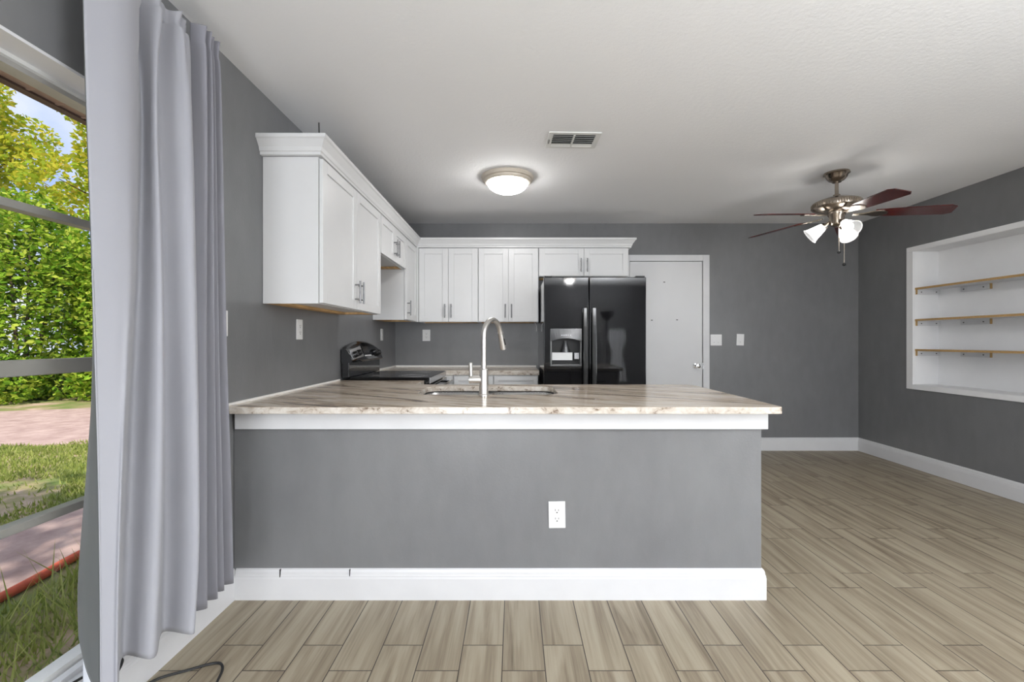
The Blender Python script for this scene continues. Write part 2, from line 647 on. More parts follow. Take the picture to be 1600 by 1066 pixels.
bx(bm, XL - 0.085, XL - 0.06, WY0, WY1, WZ0, WZ0 + 0.018)
bx(bm, XL - 0.04, XL - 0.03, WY0, WY1, WZ0, WZ0 + 0.010)
obj('window_reveal', bm, 'trim', win)

# sliding window added at the rear fill lamp, out of view behind the camera
win2 = struct('added_window_2', box(RX0, RX1, YR - 0.09, YR - 0.03, RZ1 - 0.05, RZ1), 'white_metal')
bm = B()
bx(bm, RX0, RX1, YR - 0.09, YR - 0.03, 0, 0.04)
for xx in (RX0, (RX0 + RX1) / 2 - 0.03, RX1 - 0.05):
    bx(bm, xx, xx + 0.05, YR - 0.09, YR - 0.03, 0.04, RZ1 - 0.05)
obj('window_frame', bm, 'white_metal', win2)
for xa, xb in ((RX0 + 0.05, (RX0 + RX1) / 2 - 0.03), ((RX0 + RX1) / 2 + 0.02, RX1 - 0.05)):
    obj('window_pane', box(xa, xb, YR - 0.062, YR - 0.058, 0.04, RZ1 - 0.05), 'glass', win2)

# window added around the side fill lamp, unseen behind the camera
win3 = struct('added_window_3', box(XR + 0.10, XR + 0.15, -1.80, 0.10, 2.10, 2.15), 'white_metal')
bm = B()
bx(bm, XR + 0.10, XR + 0.15, -1.80, 0.10, 0.45, 0.50)
for yy_ in (-1.80, -0.875, 0.05):
    bx(bm, XR + 0.10, XR + 0.15, yy_, yy_ + 0.05, 0.50, 2.10)
obj('window_frame', bm, 'white_metal', win3)
for ya, yb in ((-1.75, -0.875), (-0.825, 0.05)):
    obj('window_pane', box(XR + 0.122, XR + 0.126, ya, yb, 0.50, 2.10), 'glass', win3)

# ------------------------------------------------------------------ door in the back wall
dr = struct('door_1', box(1.26, 2.050, YB - 0.018, YB - 0.0005, 0.01, 2.068), 'door', bevel=0.002)
bm = B()
bx(bm, 2.056, 2.127, YB - 0.028, YB - 0.0005, 0, 2.14)
bx(bm, 1.19, 1.255, YB - 0.028, YB - 0.0005, 0, 2.14)
bx(bm, 1.255, 2.056, YB - 0.028, YB - 0.0005, 2.073, 2.14)
obj('door_casing', bm, 'trim', dr, bevel=0.003)
kx, kz = 1.985, 0.930
bm = B()
lathe(bm, [(0, 0), (0.030, 0), (0.030, 0.006), (0.012, 0.010), (0.011, 0.03), (0.022, 0.038), (0.027, 0.052), (0.024, 0.066), (0.010, 0.072), (0, 0.072)],
      24, Matrix.Translation((kx, YB - 0.018, kz)) @ Matrix.Rotation(R(90), 4, 'X'))
obj('door_knob', bm, 'chrome', dr, smooth=True)
obj('strike_plate', box(2.046, 2.060, YB - 0.0295, YB - 0.018, kz - 0.03, kz + 0.03), 'chrome', dr)
for px, py in ((1038, 441), (1018.5, 500.5), (1058, 500)):
    X = (px - 804) * 4.97 / 711
    Z = 1.2 - (py - 533) * 4.97 / 711
    obj('screw_hole', box(X - 0.010, X + 0.010, YB - 0.0188, YB - 0.017, Z - 0.004, Z + 0.005), 'slot', dr, bevel=0.002)

# ------------------------------------------------------------------ niche lining, casing, shelves
nm = struct('trim_2', box(XR - 0.012, XR, NY0 - 0.06, NY1 + 0.066, NZ1 - 0.005, NZ1 + 0.04), 'niche', bevel=0.002)
bm = B()
bx(bm, XR - 0.012, XR, NY1 - 0.005, NY1 + 0.066, NZ0 - 0.04, NZ1 - 0.005)
bx(bm, XR - 0.012, XR, NY0 - 0.06, NY0 + 0.005, NZ0 - 0.04, NZ1 - 0.005)
bx(bm, XR - 0.012, XR, NY0 + 0.005, NY1 - 0.005, NZ0 - 0.04, NZ0 + 0.005)
obj('casing', bm, 'niche', nm, bevel=0.002)
bm = B()
t = 0.006
bx(bm, XR, XR + ND, NY0, NY1, NZ0, NZ0 + t)
bx(bm, XR, XR + ND, NY0, NY1, NZ1 - t, NZ1)
bx(bm, XR, XR + ND, NY1 - t, NY1, NZ0 + t, NZ1 - t)
bx(bm, XR, XR + ND, NY0, NY0 + t, NZ0 + t, NZ1 - t)
bx(bm, XR + ND - t, XR + ND, NY0 + t, NY1 - t, NZ0 + t, NZ1 - t)
obj('niche_lining', bm, 'niche', nm)

NAMES = ['highest white shelf with raw wood front edge in the wall niche',
         'middle white shelf with raw wood front edge in the wall niche',
         'lowest white shelf with raw wood front edge in the wall niche']
for (zt, lab) in zip((1.700, 1.405, 1.123), NAMES):
    s = thing('niche_shelf', (XR + 0.1, (NY0 + NY1) / 2, zt - 0.018), lab, 'shelf', 'shelves in the wall niche')
    xe = XR + ND - 0.007
    obj('board', box(XR + 0.012, xe, NY0 + 0.008, NY1 - 0.008, zt - 0.016, zt), 'trim', s)
    obj('raw_edge', box(XR + 0.006, XR + 0.012, NY0 + 0.008, NY1 - 0.008, zt - 0.017, zt + 0.001), 'particle', s, label='raw particle board edge')
    zc = zt - 0.016
    for kind in (0, 1):
        if kind == 0:
            a = (XR + 0.015, xe - 0.002, NY1 - 0.026, NY1 - 0.008, zc - 0.046, zc)
            e = (XR + 0.011, XR + 0.015, NY1 - 0.026, NY1 - 0.008, zc - 0.046, zc)
            scr = [(XR + 0.05, NY1 - 0.0275, zc - 0.025), (XR + 0.19, NY1 - 0.0275, zc - 0.025)]
        else:
            a = (xe - 0.020, xe - 0.002, 3.81, 4.06, zc - 0.046, zc)
            e = (xe - 0.020, xe - 0.002, 3.806, 3.81, zc - 0.046, zc)
            scr = [(xe - 0.0215, 3.86, zc - 0.025), (xe - 0.0215, 4.03, zc - 0.025)]
        cl = obj('cleat', box(*a), 'trim', s)
        obj('raw_end', box(*e), 'particle', cl, label='raw wood end of the cleat')
        for q in scr:
            obj('screw', lathe(B(), [(0, -0.003), (0.0045, -0.003), (0.0045, 0.003), (0, 0.003)], 10,
                               Matrix.Translation(q) @ (Matrix.Rotation(R(90), 4, 'X') if kind == 0 else Matrix.Rotation(R(90), 4, 'Y'))), 'slot', cl)

# ------------------------------------------------------------------ cabinets
def shaker(mat4, w_, h_, th=0.019, rail=0.057, rec=0.008):
    bm = B()
    bx(bm, 0, rail, 0, th, 0, h_, mat4)
    bx(bm, w_ - rail, w_, 0, th, 0, h_, mat4)
    bx(bm, rail, w_ - rail, 0, th, 0, rail, mat4)
    bx(bm, rail, w_ - rail, 0, th, h_ - rail, h_, mat4)
    bx(bm, rail, w_ - rail, 0, th - rec, rail, h_ - rail, mat4)
    return bm


def pull(parent, mat4, x, z, length=0.14, horiz=False):
    bm = B()
    h = length / 2
    d = Vector((1, 0, 0)) if horiz else Vector((0, 0, 1))
    c = Vector((x, 0.019 + 0.032, z))
    tube(bm, [mat4 @ (c - d * h), mat4 @ (c + d * h)], 0.006, 12)
    for s in (-1, 1):
        q = c + d * (s * (h - 0.025))
        tube(bm, [mat4 @ (q - Vector((0, 0.0325, 0))), mat4 @ q], 0.005, 10)
    obj('handle', bm, 'pull', parent, smooth=True)


def upper(label, face, origin, width, z0, z1, doors, depth=0.305, z_pull=None, under=True):
    """face 'L': on the left wall, doors face +X, width runs along +Y; face 'B': on the back wall, width runs along +X"""
    if face == 'L':
        F = frame_mat((origin[0], origin[1], z0), (0, 1, 0), (1, 0, 0))
    else:
        F = frame_mat((origin[0], origin[1], z0), (1, 0, 0), (0, -1, 0))
    base = F @ Vector((width / 2, -depth / 2, 0))
    t = thing('wall_cabinet', base, label, 'cabinet', 'white wall cabinets')
    h = z1 - z0
    bm = B()                                              # carcass with a recessed underside
    bx(bm, 0, 0.016, -depth, 0, 0, h, F)
    bx(bm, width - 0.016, width, -depth, 0, 0, h, F)
    bx(bm, 0.016, width - 0.016, -depth, -0.019, 0.014, h, F)
    bx(bm, 0.016, width - 0.016, -0.019, 0, 0.0, h, F)
    obj('body', bm, 'cabinet', t)
    if under:
        bm = B()
        bx(bm, 0.017, width - 0.017, -depth + 0.001, -depth + 0.075, 0.0005, 0.0135, F)
        bx(bm, width - 0.09, width - 0.017, -depth + 0.075, -0.02, 0.0005, 0.0135, F)
        obj('nailer', bm, 'raw_wood', t, label='raw wood strip under the cabinet')
    n = len(doors)
    x = 0.004
    dw = (width - 0.008) / n
    D = F @ Matrix.Translation((0, 0.003, 0))
    for k, hinge in enumerate(doors):
        d = obj('door', shaker(D @ Matrix.Translation((x + 0.0015, 0, 0.004)), dw - 0.003, h - 0.012), 'cabinet', t, bevel=0.0012)
        px = (x + dw - 0.032) if hinge == 'l' else (x + 0.032)
        pull(d, D, px, z_pull if z_pull is not None else 0.112)
        x += dw
    return t


UZ0, UZ1, CRB = 1.395, 2.158, 2.145
FX = -1.02
upper('large white double-door wall cabinet nearest the curtain, wood strip under it', 'L', (FX, 2.365), 1.035, UZ0, UZ1, 'lr', depth=0.288)
upper('short white two-door wall cabinet above the black range', 'L', (FX, 3.402), 0.796, 1.858, UZ1, 'lr', depth=0.288)
upper('narrow single-door white wall cabinet in the corner past the range', 'L', (FX, 4.200), 0.448, UZ0, UZ1, 'r', depth=0.288)
BY = 4.687
corner_pair = upper('white two-door wall cabinet on the back wall beside the corner', 'B', (-0.986, BY), 0.612, UZ0, UZ1, 'lr', depth=0.301)
upper('white two-door wall cabinet between corner cabinet pair and refrigerator', 'B', (-0.372, BY), 0.618, UZ0, UZ1, 'lr', depth=0.301)
upper('short wide white two-door wall cabinet above the black refrigerator', 'B', (0.250, BY), 0.922, 1.863, UZ1, 'lr', depth=0.301)
crown = [(0.002, CRB + 0.014), (0.024, CRB + 0.014), (0.024, CRB + 0.028), (0.030, CRB + 0.032), (0.036, CRB + 0.05), (0.058, CRB + 0.082), (0.066, CRB + 0.088), (0.066, CRB + 0.106), (0.002, CRB + 0.106)]
obj('filler_strip', box(-1.018, -0.985, 4.655, 4.684, UZ0, UZ1), 'cabinet', corner_pair)
cr = obj('crown_molding', sweep(B(), [(XL + 0.001, 2.363), (FX - 0.002, 2.363), (FX - 0.002, BY), (1.174, BY), (1.174, YB - 0.001)], crown), 'cabinet')
tag(cr, 'white crown molding running along the tops of all the wall cabinets', 'molding')

# black wire above the first cabinet
tag(obj('antenna_wire', tube(B(), [(-1.06, 2.47, UZ1 + 0.001), (-1.06, 2.47, 2.30), (-1.062, 2.47, 2.385)], 0.0035, 8), 'black_matte'),
    'short black wire standing up on top of the nearest wall cabinet', 'wire')
# white cord end under the back cabinets
tag(obj('cord', tube(B(), [(0.205, 4.80, 1.396), (0.222, 4.80, 1.385), (0.232, 4.80, 1.36), (0.232, 4.80, 1.30)], 0.004, 8), 'plate'),
    'short white cord hanging under the cabinet next to the refrigerator', 'cord')


def base_cab(name, label, F, width, depth, drawers, closed_top=True, doors=2, group='white base cabinets'):
    t = thing(name, F @ Vector((width / 2, -depth / 2, 0)), label, 'cabinet', group)
    bm = B()
    bx(bm, 0, 0.018, -depth, 0, 0.1, 0.872, F)
    bx(bm, width - 0.018, width, -depth, 0, 0.1, 0.872, F)
    bx(bm, 0.018, width - 0.018, -depth, 0, 0.1, 0.12, F)
    bx(bm, 0.018, width - 0.018, -0.018, 0, 0.12, 0.872, F)
    bx(bm, 0.018, width - 0.018, -depth, -depth + 0.01, 0.12, 0.872, F)
    bx(bm, 0.018, width - 0.018, -depth + 0.05, -0.06, 0.0, 0.1, F)
    obj('body', bm, 'cabinet', t)
    D = F @ Matrix.Translation((0, 0.002, 0))
    ztop = 0.71 if drawers else 0.862
    dw = (width - 0.008) / doors
    for k in range(doors):
        d = obj('door', shaker(D @ Matrix.Translation((0.0055 + k * dw, 0, 0.11)), dw - 0.003, ztop - 0.118), 'cabinet', t, bevel=0.0012)
        pull(d, D, 0.0055 + k * dw + (dw - 0.035 if k == 0 and doors == 2 else 0.035), ztop - 0.12)
    if drawers:
        d = obj('drawer', shaker(D @ Matrix.Translation((0.0055, 0, ztop)), width - 0.011, 0.862 - ztop, rail=0.040), 'cabinet', t, bevel=0.0012)
        pull(d, D, width / 2, ztop + 0.05, 0.16, True)
    return t


FB = 4.365
base_cab('base_cabinet', 'white base cabinet with drawer, on the back wall beside the range', frame_mat((-0.582, FB, 0), (1, 0, 0), (0, -1, 0)), 0.381, 0.60, True, doors=1)
base_cab('base_cabinet', 'white base cabinet with drawer, on the back wall beside the refrigerator', frame_mat((-0.199, FB, 0), (1, 0, 0), (0, -1, 0)), 0.425, 0.60, True, doors=1)
t = thing('corner_cabinet', (-0.95, 4.6, 0), 'white corner base cabinet filling the corner beyond the range', 'cabinet')
bm = B()
bx(bm, XL + 0.002, -0.584, 4.22, FB + 0.02, 0.1, 0.872)
bx(bm, XL + 0.002, -0.584, FB + 0.02, YB - 0.002, 0.1, 0.872)
obj('body', bm, 'cabinet', t)
obj('plinth', box(XL + 0.01, -0.62, 4.26, YB - 0.01, 0, 0.1), 'cabinet', t)
base_cab('sink_cabinet', 'white sink base cabinet under the peninsula countertop', frame_mat((0.62, 3.02, 0), (-1, 0, 0), (0, 1, 0)), 1.24, 0.78, False)
base_cab('base_cabinet', 'white base cabinet under the free end of the peninsula countertop', frame_mat((1.148, 3.02, 0), (-1, 0, 0), (0, 1, 0)), 0.524, 0.78, True, doors=1)
base_cab('base_cabinet', 'white base cabinet between the peninsula corner and the black range', frame_mat((-0.70, 3.052, 0), (0, 1, 0), (1, 0, 0)), 0.34, 0.60, True, doors=1)

# ------------------------------------------------------------------ countertops
TZ = 0.905
XG = XL + 0.004
outer = [(XG, 2.03), (1.18, 2.03), (1.197, 2.036), (1.203, 2.053)]
outer += [(1.203, 3.00)] + [(1.123 + 0.08 * math.cos(R(a)), 3.01 + 0.08 * math.sin(R(a))) for a in range(0, 91, 15)]
outer += [(-0.64, 3.09), (-0.665, 3.10), (-0.675, 3.125), (-0.675, 3.402), (XG, 3.402)]
hole = rrect(-0.555, 0.245, 2.505, 2.955, 0.085, 8)
ct = thing('countertop', (0, 2.5, 0.873), 'streaked beige granite countertop on the grey peninsula with sink cutout', 'countertop')
obj('slab', slab(outer, [hole], 0.8735, TZ), 'granite', ct, bevel=0.004)
obj('caulk_line', box(XL + 0.0005, XL + 0.008, 2.04, 3.40, TZ - 0.004, TZ + 0.010), 'caulk', ct)
TB = 0.917
outer = [(XG, 4.215), (-0.675, 4.215), (-0.675, 4.34), (0.236, 4.34), (0.236, YB - 0.004), (XG, YB - 0.004)]
cb = thing('countertop', (-0.5, 4.65, 0.874), 'beige granite countertop along the back wall between range and refrigerator', 'countertop')
obj('slab', slab(outer, [], 0.874, TB), 'granite', cb, bevel=0.003)
bm = B()
bx(bm, XG, 0.236, YB - 0.014, YB - 0.0005, TB - 0.004, TB + 0.016)
bx(bm, XL + 0.0005, XG + 0.01, 4.22, YB - 0.014, TB - 0.004, TB + 0.016)
obj('caulk_line', bm, 'caulk', cb)

# ------------------------------------------------------------------ sink
sk = thing('kitchen_sink', (-0.155, 2.73, 0.66), 'double-bowl stainless steel undermount sink set in the peninsula countertop', 'sink')


def bowl(x0, x1, y0, y1):
    bm = B()
    rings = []
    for ins, z, r in ((-0.012, 0.8655, 0.085), (0.0, 0.8655, 0.08), (0.004, 0.75, 0.078), (0.010, 0.69, 0.072), (0.03, 0.675, 0.06)):
        rings.append([bm.verts.new((x, y, z)) for x, y in rrect(x0 + ins, x1 - ins, y0 + ins, y1 - ins, r, 6)])
    n = len(rings[0])
    for q, s in zip(rings, rings[1:]):
        for k in range(n):
            bm.faces.new((q[k], q[(k + 1) % n], s[(k + 1) % n], s[k]))
    bm.faces.new(rings[-1])
    return bm


obj('shadow_gap', slab(rrect(-0.575, 0.265, 2.485, 2.975, 0.10, 8), [rrect(-0.550, 0.240, 2.510, 2.950, 0.083, 8)], 0.8685, 0.8732), 'black_matte', sk, label='painted dark shadow line under the granite edge')  # matte black ring painted in as the shade below the cutout edge
for x0, x1 in ((-0.545, -0.168), (-0.142, 0.235)):
    b = obj('bowl', bowl(x0, x1, 2.515, 2.945), 'steel', sk, smooth=True)
    so = b.modifiers.new('sheet', 'SOLIDIFY')
    so.thickness = 0.0015
    so.offset = 1
    cx = (x0 + x1) / 2
    obj('drain', lathe(B(), [(0, 0.6755), (0.03, 0.6755), (0.042, 0.679), (0.045, 0.6765)], 24, Matrix.Translation((cx, 2.75, 0))), 'chrome', b, smooth=True)

# ------------------------------------------------------------------ faucet
fx, fy = -0.166, 2.452
fa = thing('kitchen_faucet', (fx, fy, TZ), 'tall brushed nickel gooseneck pull-down faucet at the peninsula sink', 'faucet')
T = Matrix.Translation((fx, fy, 0))
obj('body', lathe(B(), [(0, TZ + 0.0005), (0.029, TZ + 0.0005), (0.029, TZ + 0.008), (0.0245, TZ + 0.012), (0.0235, 1.046), (0.018, 1.050), (0, 1.050)], 32, T), 'nickel', fa, smooth=True)
d = Vector((0.45, 0.893, 0))
rad = 0.096
zc = 1.222
pts = [Vector((fx, fy, 1.045)), Vector((fx, fy, 1.14))]
for a in range(0, 166, 11):
    pts.append(Vector((fx, fy, zc)) + d * (rad - rad * math.cos(R(a))) + Vector((0, 0, rad * math.sin(R(a)))))
obj('spout', tube(B(), pts, 0.0148, 18), 'nickel', fa, smooth=True)
tdir = (pts[-1] - pts[-2]).normalized()
e = pts[-1]
sp = obj('spray_head', tube(B(), [e - tdir * 0.003, e + tdir * 0.004, e + tdir * 0.006, e + tdir * 0.03, e + tdir * 0.100, e + tdir * 0.102],
                       [0.0165, 0.0165, 0.0145, 0.0155, 0.0180, 0.015], 20), 'nickel', fa, smooth=True)
side = Vector((0.893, -0.45, 0))
obj('spray_button', tube(B(), [e + tdir * 0.035 + side * 0.0145, e + tdir * 0.075 + side * 0.0165], 0.0045, 8), 'black_satin', sp)
zh = 0.992
obj('valve', tube(B(), [(fx - 0.015, fy, zh), (fx - 0.058, fy, zh), (fx - 0.0585, fy, zh), (fx - 0.061, fy, zh), (fx - 0.0615, fy, zh), (fx - 0.078, fy, zh), (fx - 0.080, fy, zh)],
                  [0.021, 0.021, 0.0185, 0.0185, 0.0215, 0.0215, 0.018], 20), 'nickel', fa, smooth=True)
obj('lever', tube(B(), [(fx - 0.069, fy, zh + 0.012), (fx - 0.070, fy, zh + 0.05), (fx - 0.071, fy, zh + 0.088), (fx - 0.071, fy, zh + 0.092)], [0.009, 0.010, 0.0115, 0.008], 14), 'nickel', fa, smooth=True)

# ------------------------------------------------------------------ refrigerator
fr = thing('refrigerator', (0.706, 4.45, 0), 'black side-by-side refrigerator with ice dispenser beside the white door', 'refrigerator')
obj('cabinet_body', box(0.258, 1.154, 4.085, 4.955, 0.02, 1.745), 'black_gloss', fr, bevel=0.006)
obj('toe_grille', box(0.27, 1.14, 4.06, 4.085, 0.02, 0.12), 'black_matte', fr)
ZD0, ZD1 = 0.13, 1.762


def fridge_door(x0, x1, hole=None):
    bm = B()
    nx = 14
    xs = [x0 + (x1 - x0) * k / nx for k in range(nx + 1)]
    zs = [ZD0, ZD1]
    if hole:
        xs = sorted([x for x in xs if min(abs(x - hole[0]), abs(x - hole[1])) > 0.012] + [hole[0], hole[1]])
        zs = [ZD0, hole[2], hole[3], ZD1]

    def yy(x):
        q = (x - x0) / (x1 - x0) * 2 - 1
        return 4.002 - 0.0025 * (1 - q * q)
    g = [[bm.verts.new((x, yy(x), z)) for z in zs] for x in xs]
    for i in range(len(xs) - 1):
        for j in range(len(zs) - 1):
            if hole and hole[0] - 1e-6 <= xs[i] and xs[i + 1] <= hole[1] + 1e-6 and j == 1:
                continue
            bm.faces.new((g[i][j], g[i + 1][j], g[i + 1][j + 1], g[i][j + 1]))
    r = bmesh.ops.extrude_face_region(bm, geom=list(bm.faces))
    for v_ in r['geom']:
        if isinstance(v_, bmesh.types.BMVert):
            v_.co.y = 4.080
    return bm


DH = (0.322, 0.582, 0.985, 1.302)
doorL = obj('door', fridge_door(0.258, 0.653, DH), 'black_gloss', fr, bevel=0.006, segs=3)
doorR = obj('door', fridge_door(0.659, 1.158), 'black_gloss', fr, bevel=0.006, segs=3)
for par, hx in ((doorL, 0.617), (doorR, 0.695)):
    bm = B()
    pts = []
    for k in range(15):
        q = k / 14
        z = 0.45 + (1.49 - 0.45) * q
        pts.append((hx, 4.0 - 0.028 - 0.022 * math.sin(PI * q), z))
    # flat bar handle: rectangular section swept in z
    rings = []
    for x, y, z in pts:
        rings.append([bm.verts.new(p) for p in ((x - 0.021, y + 0.010, z), (x - 0.014, y - 0.008, z), (x + 0.014, y - 0.008, z), (x + 0.021, y + 0.010, z))])
    for q, s in zip(rings, rings[1:]):
        for k in range(4):
            bm.faces.new((q[k], q[(k + 1) % 4], s[(k + 1) % 4], s[k]))
    bm.faces.new(rings[0])
    bm.faces.new(rings[-1][::-1])
    bx(bm, hx - 0.018, hx + 0.018, 3.975, 4.006, 0.45, 0.49)
    bx(bm, hx - 0.018, hx + 0.018, 3.975, 4.006, 1.45, 1.49)
    obj('handle', bm, 'handle_black', par, bevel=0.003)
dsp = obj('dispenser', box(DH[0] + 0.001, DH[1] - 0.001, 4.066, 4.079, DH[2] + 0.001, DH[3] - 0.001), 'black_matte', doorL)
bm = B()
x0, x1, z0, z1 = DH
for a in ((x0 - 0.008, x0 + 0.006, 3.992, 4.06, z0 - 0.006, z1 - 0.09), (x1 - 0.006, x1 + 0.008, 3.992, 4.06, z0 - 0.006, z1 - 0.09), (x0 + 0.006, x1 - 0.006, 3.990, 4.06, z0 - 0.006, z0 + 0.012)):
    bx(bm, *a)
obj('dispenser_frame', bm, 'frame_grey', dsp, bevel=0.002)
# arched control panel over the cavity
bm = B()
top, bot = [], []
for k in range(13):
    q = k / 12
    x = x0 - 0.006 + (x1 - x0 + 0.012) * q
    zb_ = z1 - 0.105 + 0.028 * math.sin(PI * q)
    top.append([bm.verts.new((x, 3.988, z1 + 0.006)), bm.verts.new((x, 4.06, z1 + 0.006))])
    bot.append([bm.verts.new((x, 3.978, zb_)), bm.verts.new((x, 4.06, zb_))])
for k in range(12):
    bm.faces.new((top[k][0], top[k + 1][0], bot[k + 1][0], bot[k][0]))
    bm.faces.new((top[k][1], top[k + 1][1], top[k + 1][0], top[k][0]))
    bm.faces.new((bot[k][0], bot[k + 1][0], bot[k + 1][1], bot[k][1]))
    bm.faces.new((top[k][1], top[k + 1][1], bot[k + 1][1], bot[k][1]))
for k in (0, 12):
    bm.faces.new((top[k][0], top[k][1], bot[k][1], bot[k][0]))
obj('control_panel', bm, 'console', dsp)
bm = B()
for k in range(5):
    bx(bm, 0.408 + k * 0.019, 0.421 + k * 0.019, 3.9795, 3.983, z1 - 0.055, z1 - 0.047)
obj('control_button', bm, 'silver_line', dsp)
obj('shelf_label', box(0.332, 0.512, 4.030, 4.032, 1.030, 1.098), 'sticker', dsp, label='white paper sticker across the dispenser')
obj('shelf_tab', box(0.530, 0.570, 4.034, 4.036, 1.040, 1.095), 'silver_line', dsp)
obj('paddle', lathe(B(), [(0.045, 1.10), (0.030, 1.14), (0.016, 1.18), (0.012, 1.20), (0, 1.20)], 16, Matrix.Translation((0.452, 4.045, 0)) @ Matrix.Diagonal((1, 0.35, 1, 1))), 'console', dsp, smooth=True)
for x0_, x1_ in ((0.262, 0.33), (1.07, 1.152)):
    obj('hinge_cover', box(x0_, x1_, 4.02, 4.14, 1.7625, 1.776), 'black_satin', fr, bevel=0.005)

# ------------------------------------------------------------------ range
rg = thing('kitchen_range', (-0.97, 3.81, 0), 'black freestanding electric range with smooth glass cooktop against the grey wall', 'stove')
RY0, RY1 = 3.412, 4.203
obj('body', box(XL + 0.012, -0.665, RY0 + 0.004, RY1 - 0.004, 0.02, 0.908), 'black_satin', rg, bevel=0.004)
obj('cooktop', box(-1.235, -0.640, RY0, RY1, 0.909, 0.926), 'black_glass', rg, bevel=0.004)
obj('front_trim', box(-0.640, -0.632, RY0, RY1, 0.880, 0.924), 'silver_line', rg, bevel=0.002)
for cx, cy, r in ((-0.80, 3.60, 0.115), (-0.80, 4.01, 0.09), (-1.07, 3.60, 0.08), (-1.07, 4.01, 0.105)):
    bm = B()
    for k in (0, 0.022):
        lathe(bm, [(r - k, 0.9262), (r - k - 0.003, 0.9270), (r - k - 0.010, 0.9270), (r - k - 0.012, 0.9262)], 48, Matrix.Translation((cx, cy, 0)))
    obj('burner_ring', bm, 'silver_line', rg)
bm = B()
bx(bm, -0.664, -0.625, RY0 + 0.006, RY1 - 0.006, 0.20, 0.868)
od = obj('oven_door', bm, 'black_gloss', rg, bevel=0.006)
bm = B()
tube(bm, [(-0.572, RY0 + 0.06, 0.835), (-0.572, RY1 - 0.06, 0.835)], 0.014, 14)
for yy_ in (RY0 + 0.09, RY1 - 0.09):
    tube(bm, [(-0.628, yy_, 0.835), (-0.572, yy_, 0.835)], 0.010, 10)
obj('handle', bm, 'black_gloss', od, smooth=True)
obj('storage_drawer', box(-0.664, -0.630, RY0 + 0.006, RY1 - 0.006, 0.03, 0.19), 'black_gloss', rg, bevel=0.006)
# backguard: riser below, leaning console with a curved top above
obj('riser', box(XL + 0.012, -1.243, RY0 + 0.006, RY1 - 0.006, 0.9265, 1.05), 'black_gloss', rg, bevel=0.004)
N = 20


def ctop(q):
    return 1.135 + 0.062 * math.sin(PI * min(1, max(0, (q - 0.0)))) ** 0.7


bm = B()
rings = []
for k in range(N + 1):
    q = k / N
    y = RY0 + 0.002 + (RY1 - RY0 - 0.004) * q
    zt = ctop(q)
    rings.append([bm.verts.new(p) for p in ((XL + 0.008, y, 1.035), (-1.222, y, 1.035), (-1.218, y, 1.05), (-1.218 - (zt - 1.05) * 0.40, y, zt - 0.012), (-1.232 - (zt - 1.05) * 0.40, y, zt), (XL + 0.008, y, zt))])
for a, b in zip(rings, rings[1:]):
    for k in range(6):
        bm.faces.new((a[k], a[(k + 1) % 6], b[(k + 1) % 6], b[k]))
bm.faces.new(rings[0])
bm.faces.new(rings[-1][::-1])
cs = obj('control_console', bm, 'black_gloss', rg)


def on_console(y, z):
    return Vector((-1.218 - (z - 1.05) * 0.40, y, z))


nrm = Vector((1, 0, 0.40)).normalized()


def patch(name, y0, y1, za0, za1, zb0, zb1, mat, th=0.002):
    bm = B()
    vs = []
    for o in (-0.001, th):
        for (y, z) in ((y0, za0), (y1, zb0), (y1, zb1), (y0, za1)):
            vs.append(bm.verts.new(on_console(y, z) + nrm * o))
    bm.faces.new(vs[4:])
    bm.faces.new(vs[:4][::-1])
    for k in range(4):
        bm.faces.new((vs[k], vs[(k + 1) % 4], vs[4 + (k + 1) % 4], vs[4 + k]))
    return obj(name, bm, mat, cs)


patch('painted_reflection', RY0 + 0.03, RY0 + 0.30, 1.058, 1.128, 1.075, 1.160, 'silver_line')  # silver patch, a reflection on the console put into the colour
patch('display', RY0 + 0.33, RY0 + 0.48, 1.10, 1.155, 1.10, 1.155, 'console')
rot = nrm.to_track_quat('Z', 'X').to_matrix().to_4x4()
for k, (yy_, zz) in enumerate(((RY0 + 0.10, 1.094), (RY0 + 0.20, 1.105), (RY1 - 0.20, 1.105), (RY1 - 0.10, 1.094))):
    bm = B()
    lathe(bm, [(0, 0.002), (0.026, 0.002), (0.024, 0.016), (0.019, 0.030), (0, 0.031)], 20, Matrix.Translation(on_console(yy_, zz)) @ rot)
    obj('knob', bm, 'black_satin', cs, smooth=True)
for k in range(6):
    y = RY0 + 0.335 + k * 0.028
    patch('control_button', y, y + 0.014, 1.075, 1.084, 1.075, 1.084, 'sticker', 0.0025)

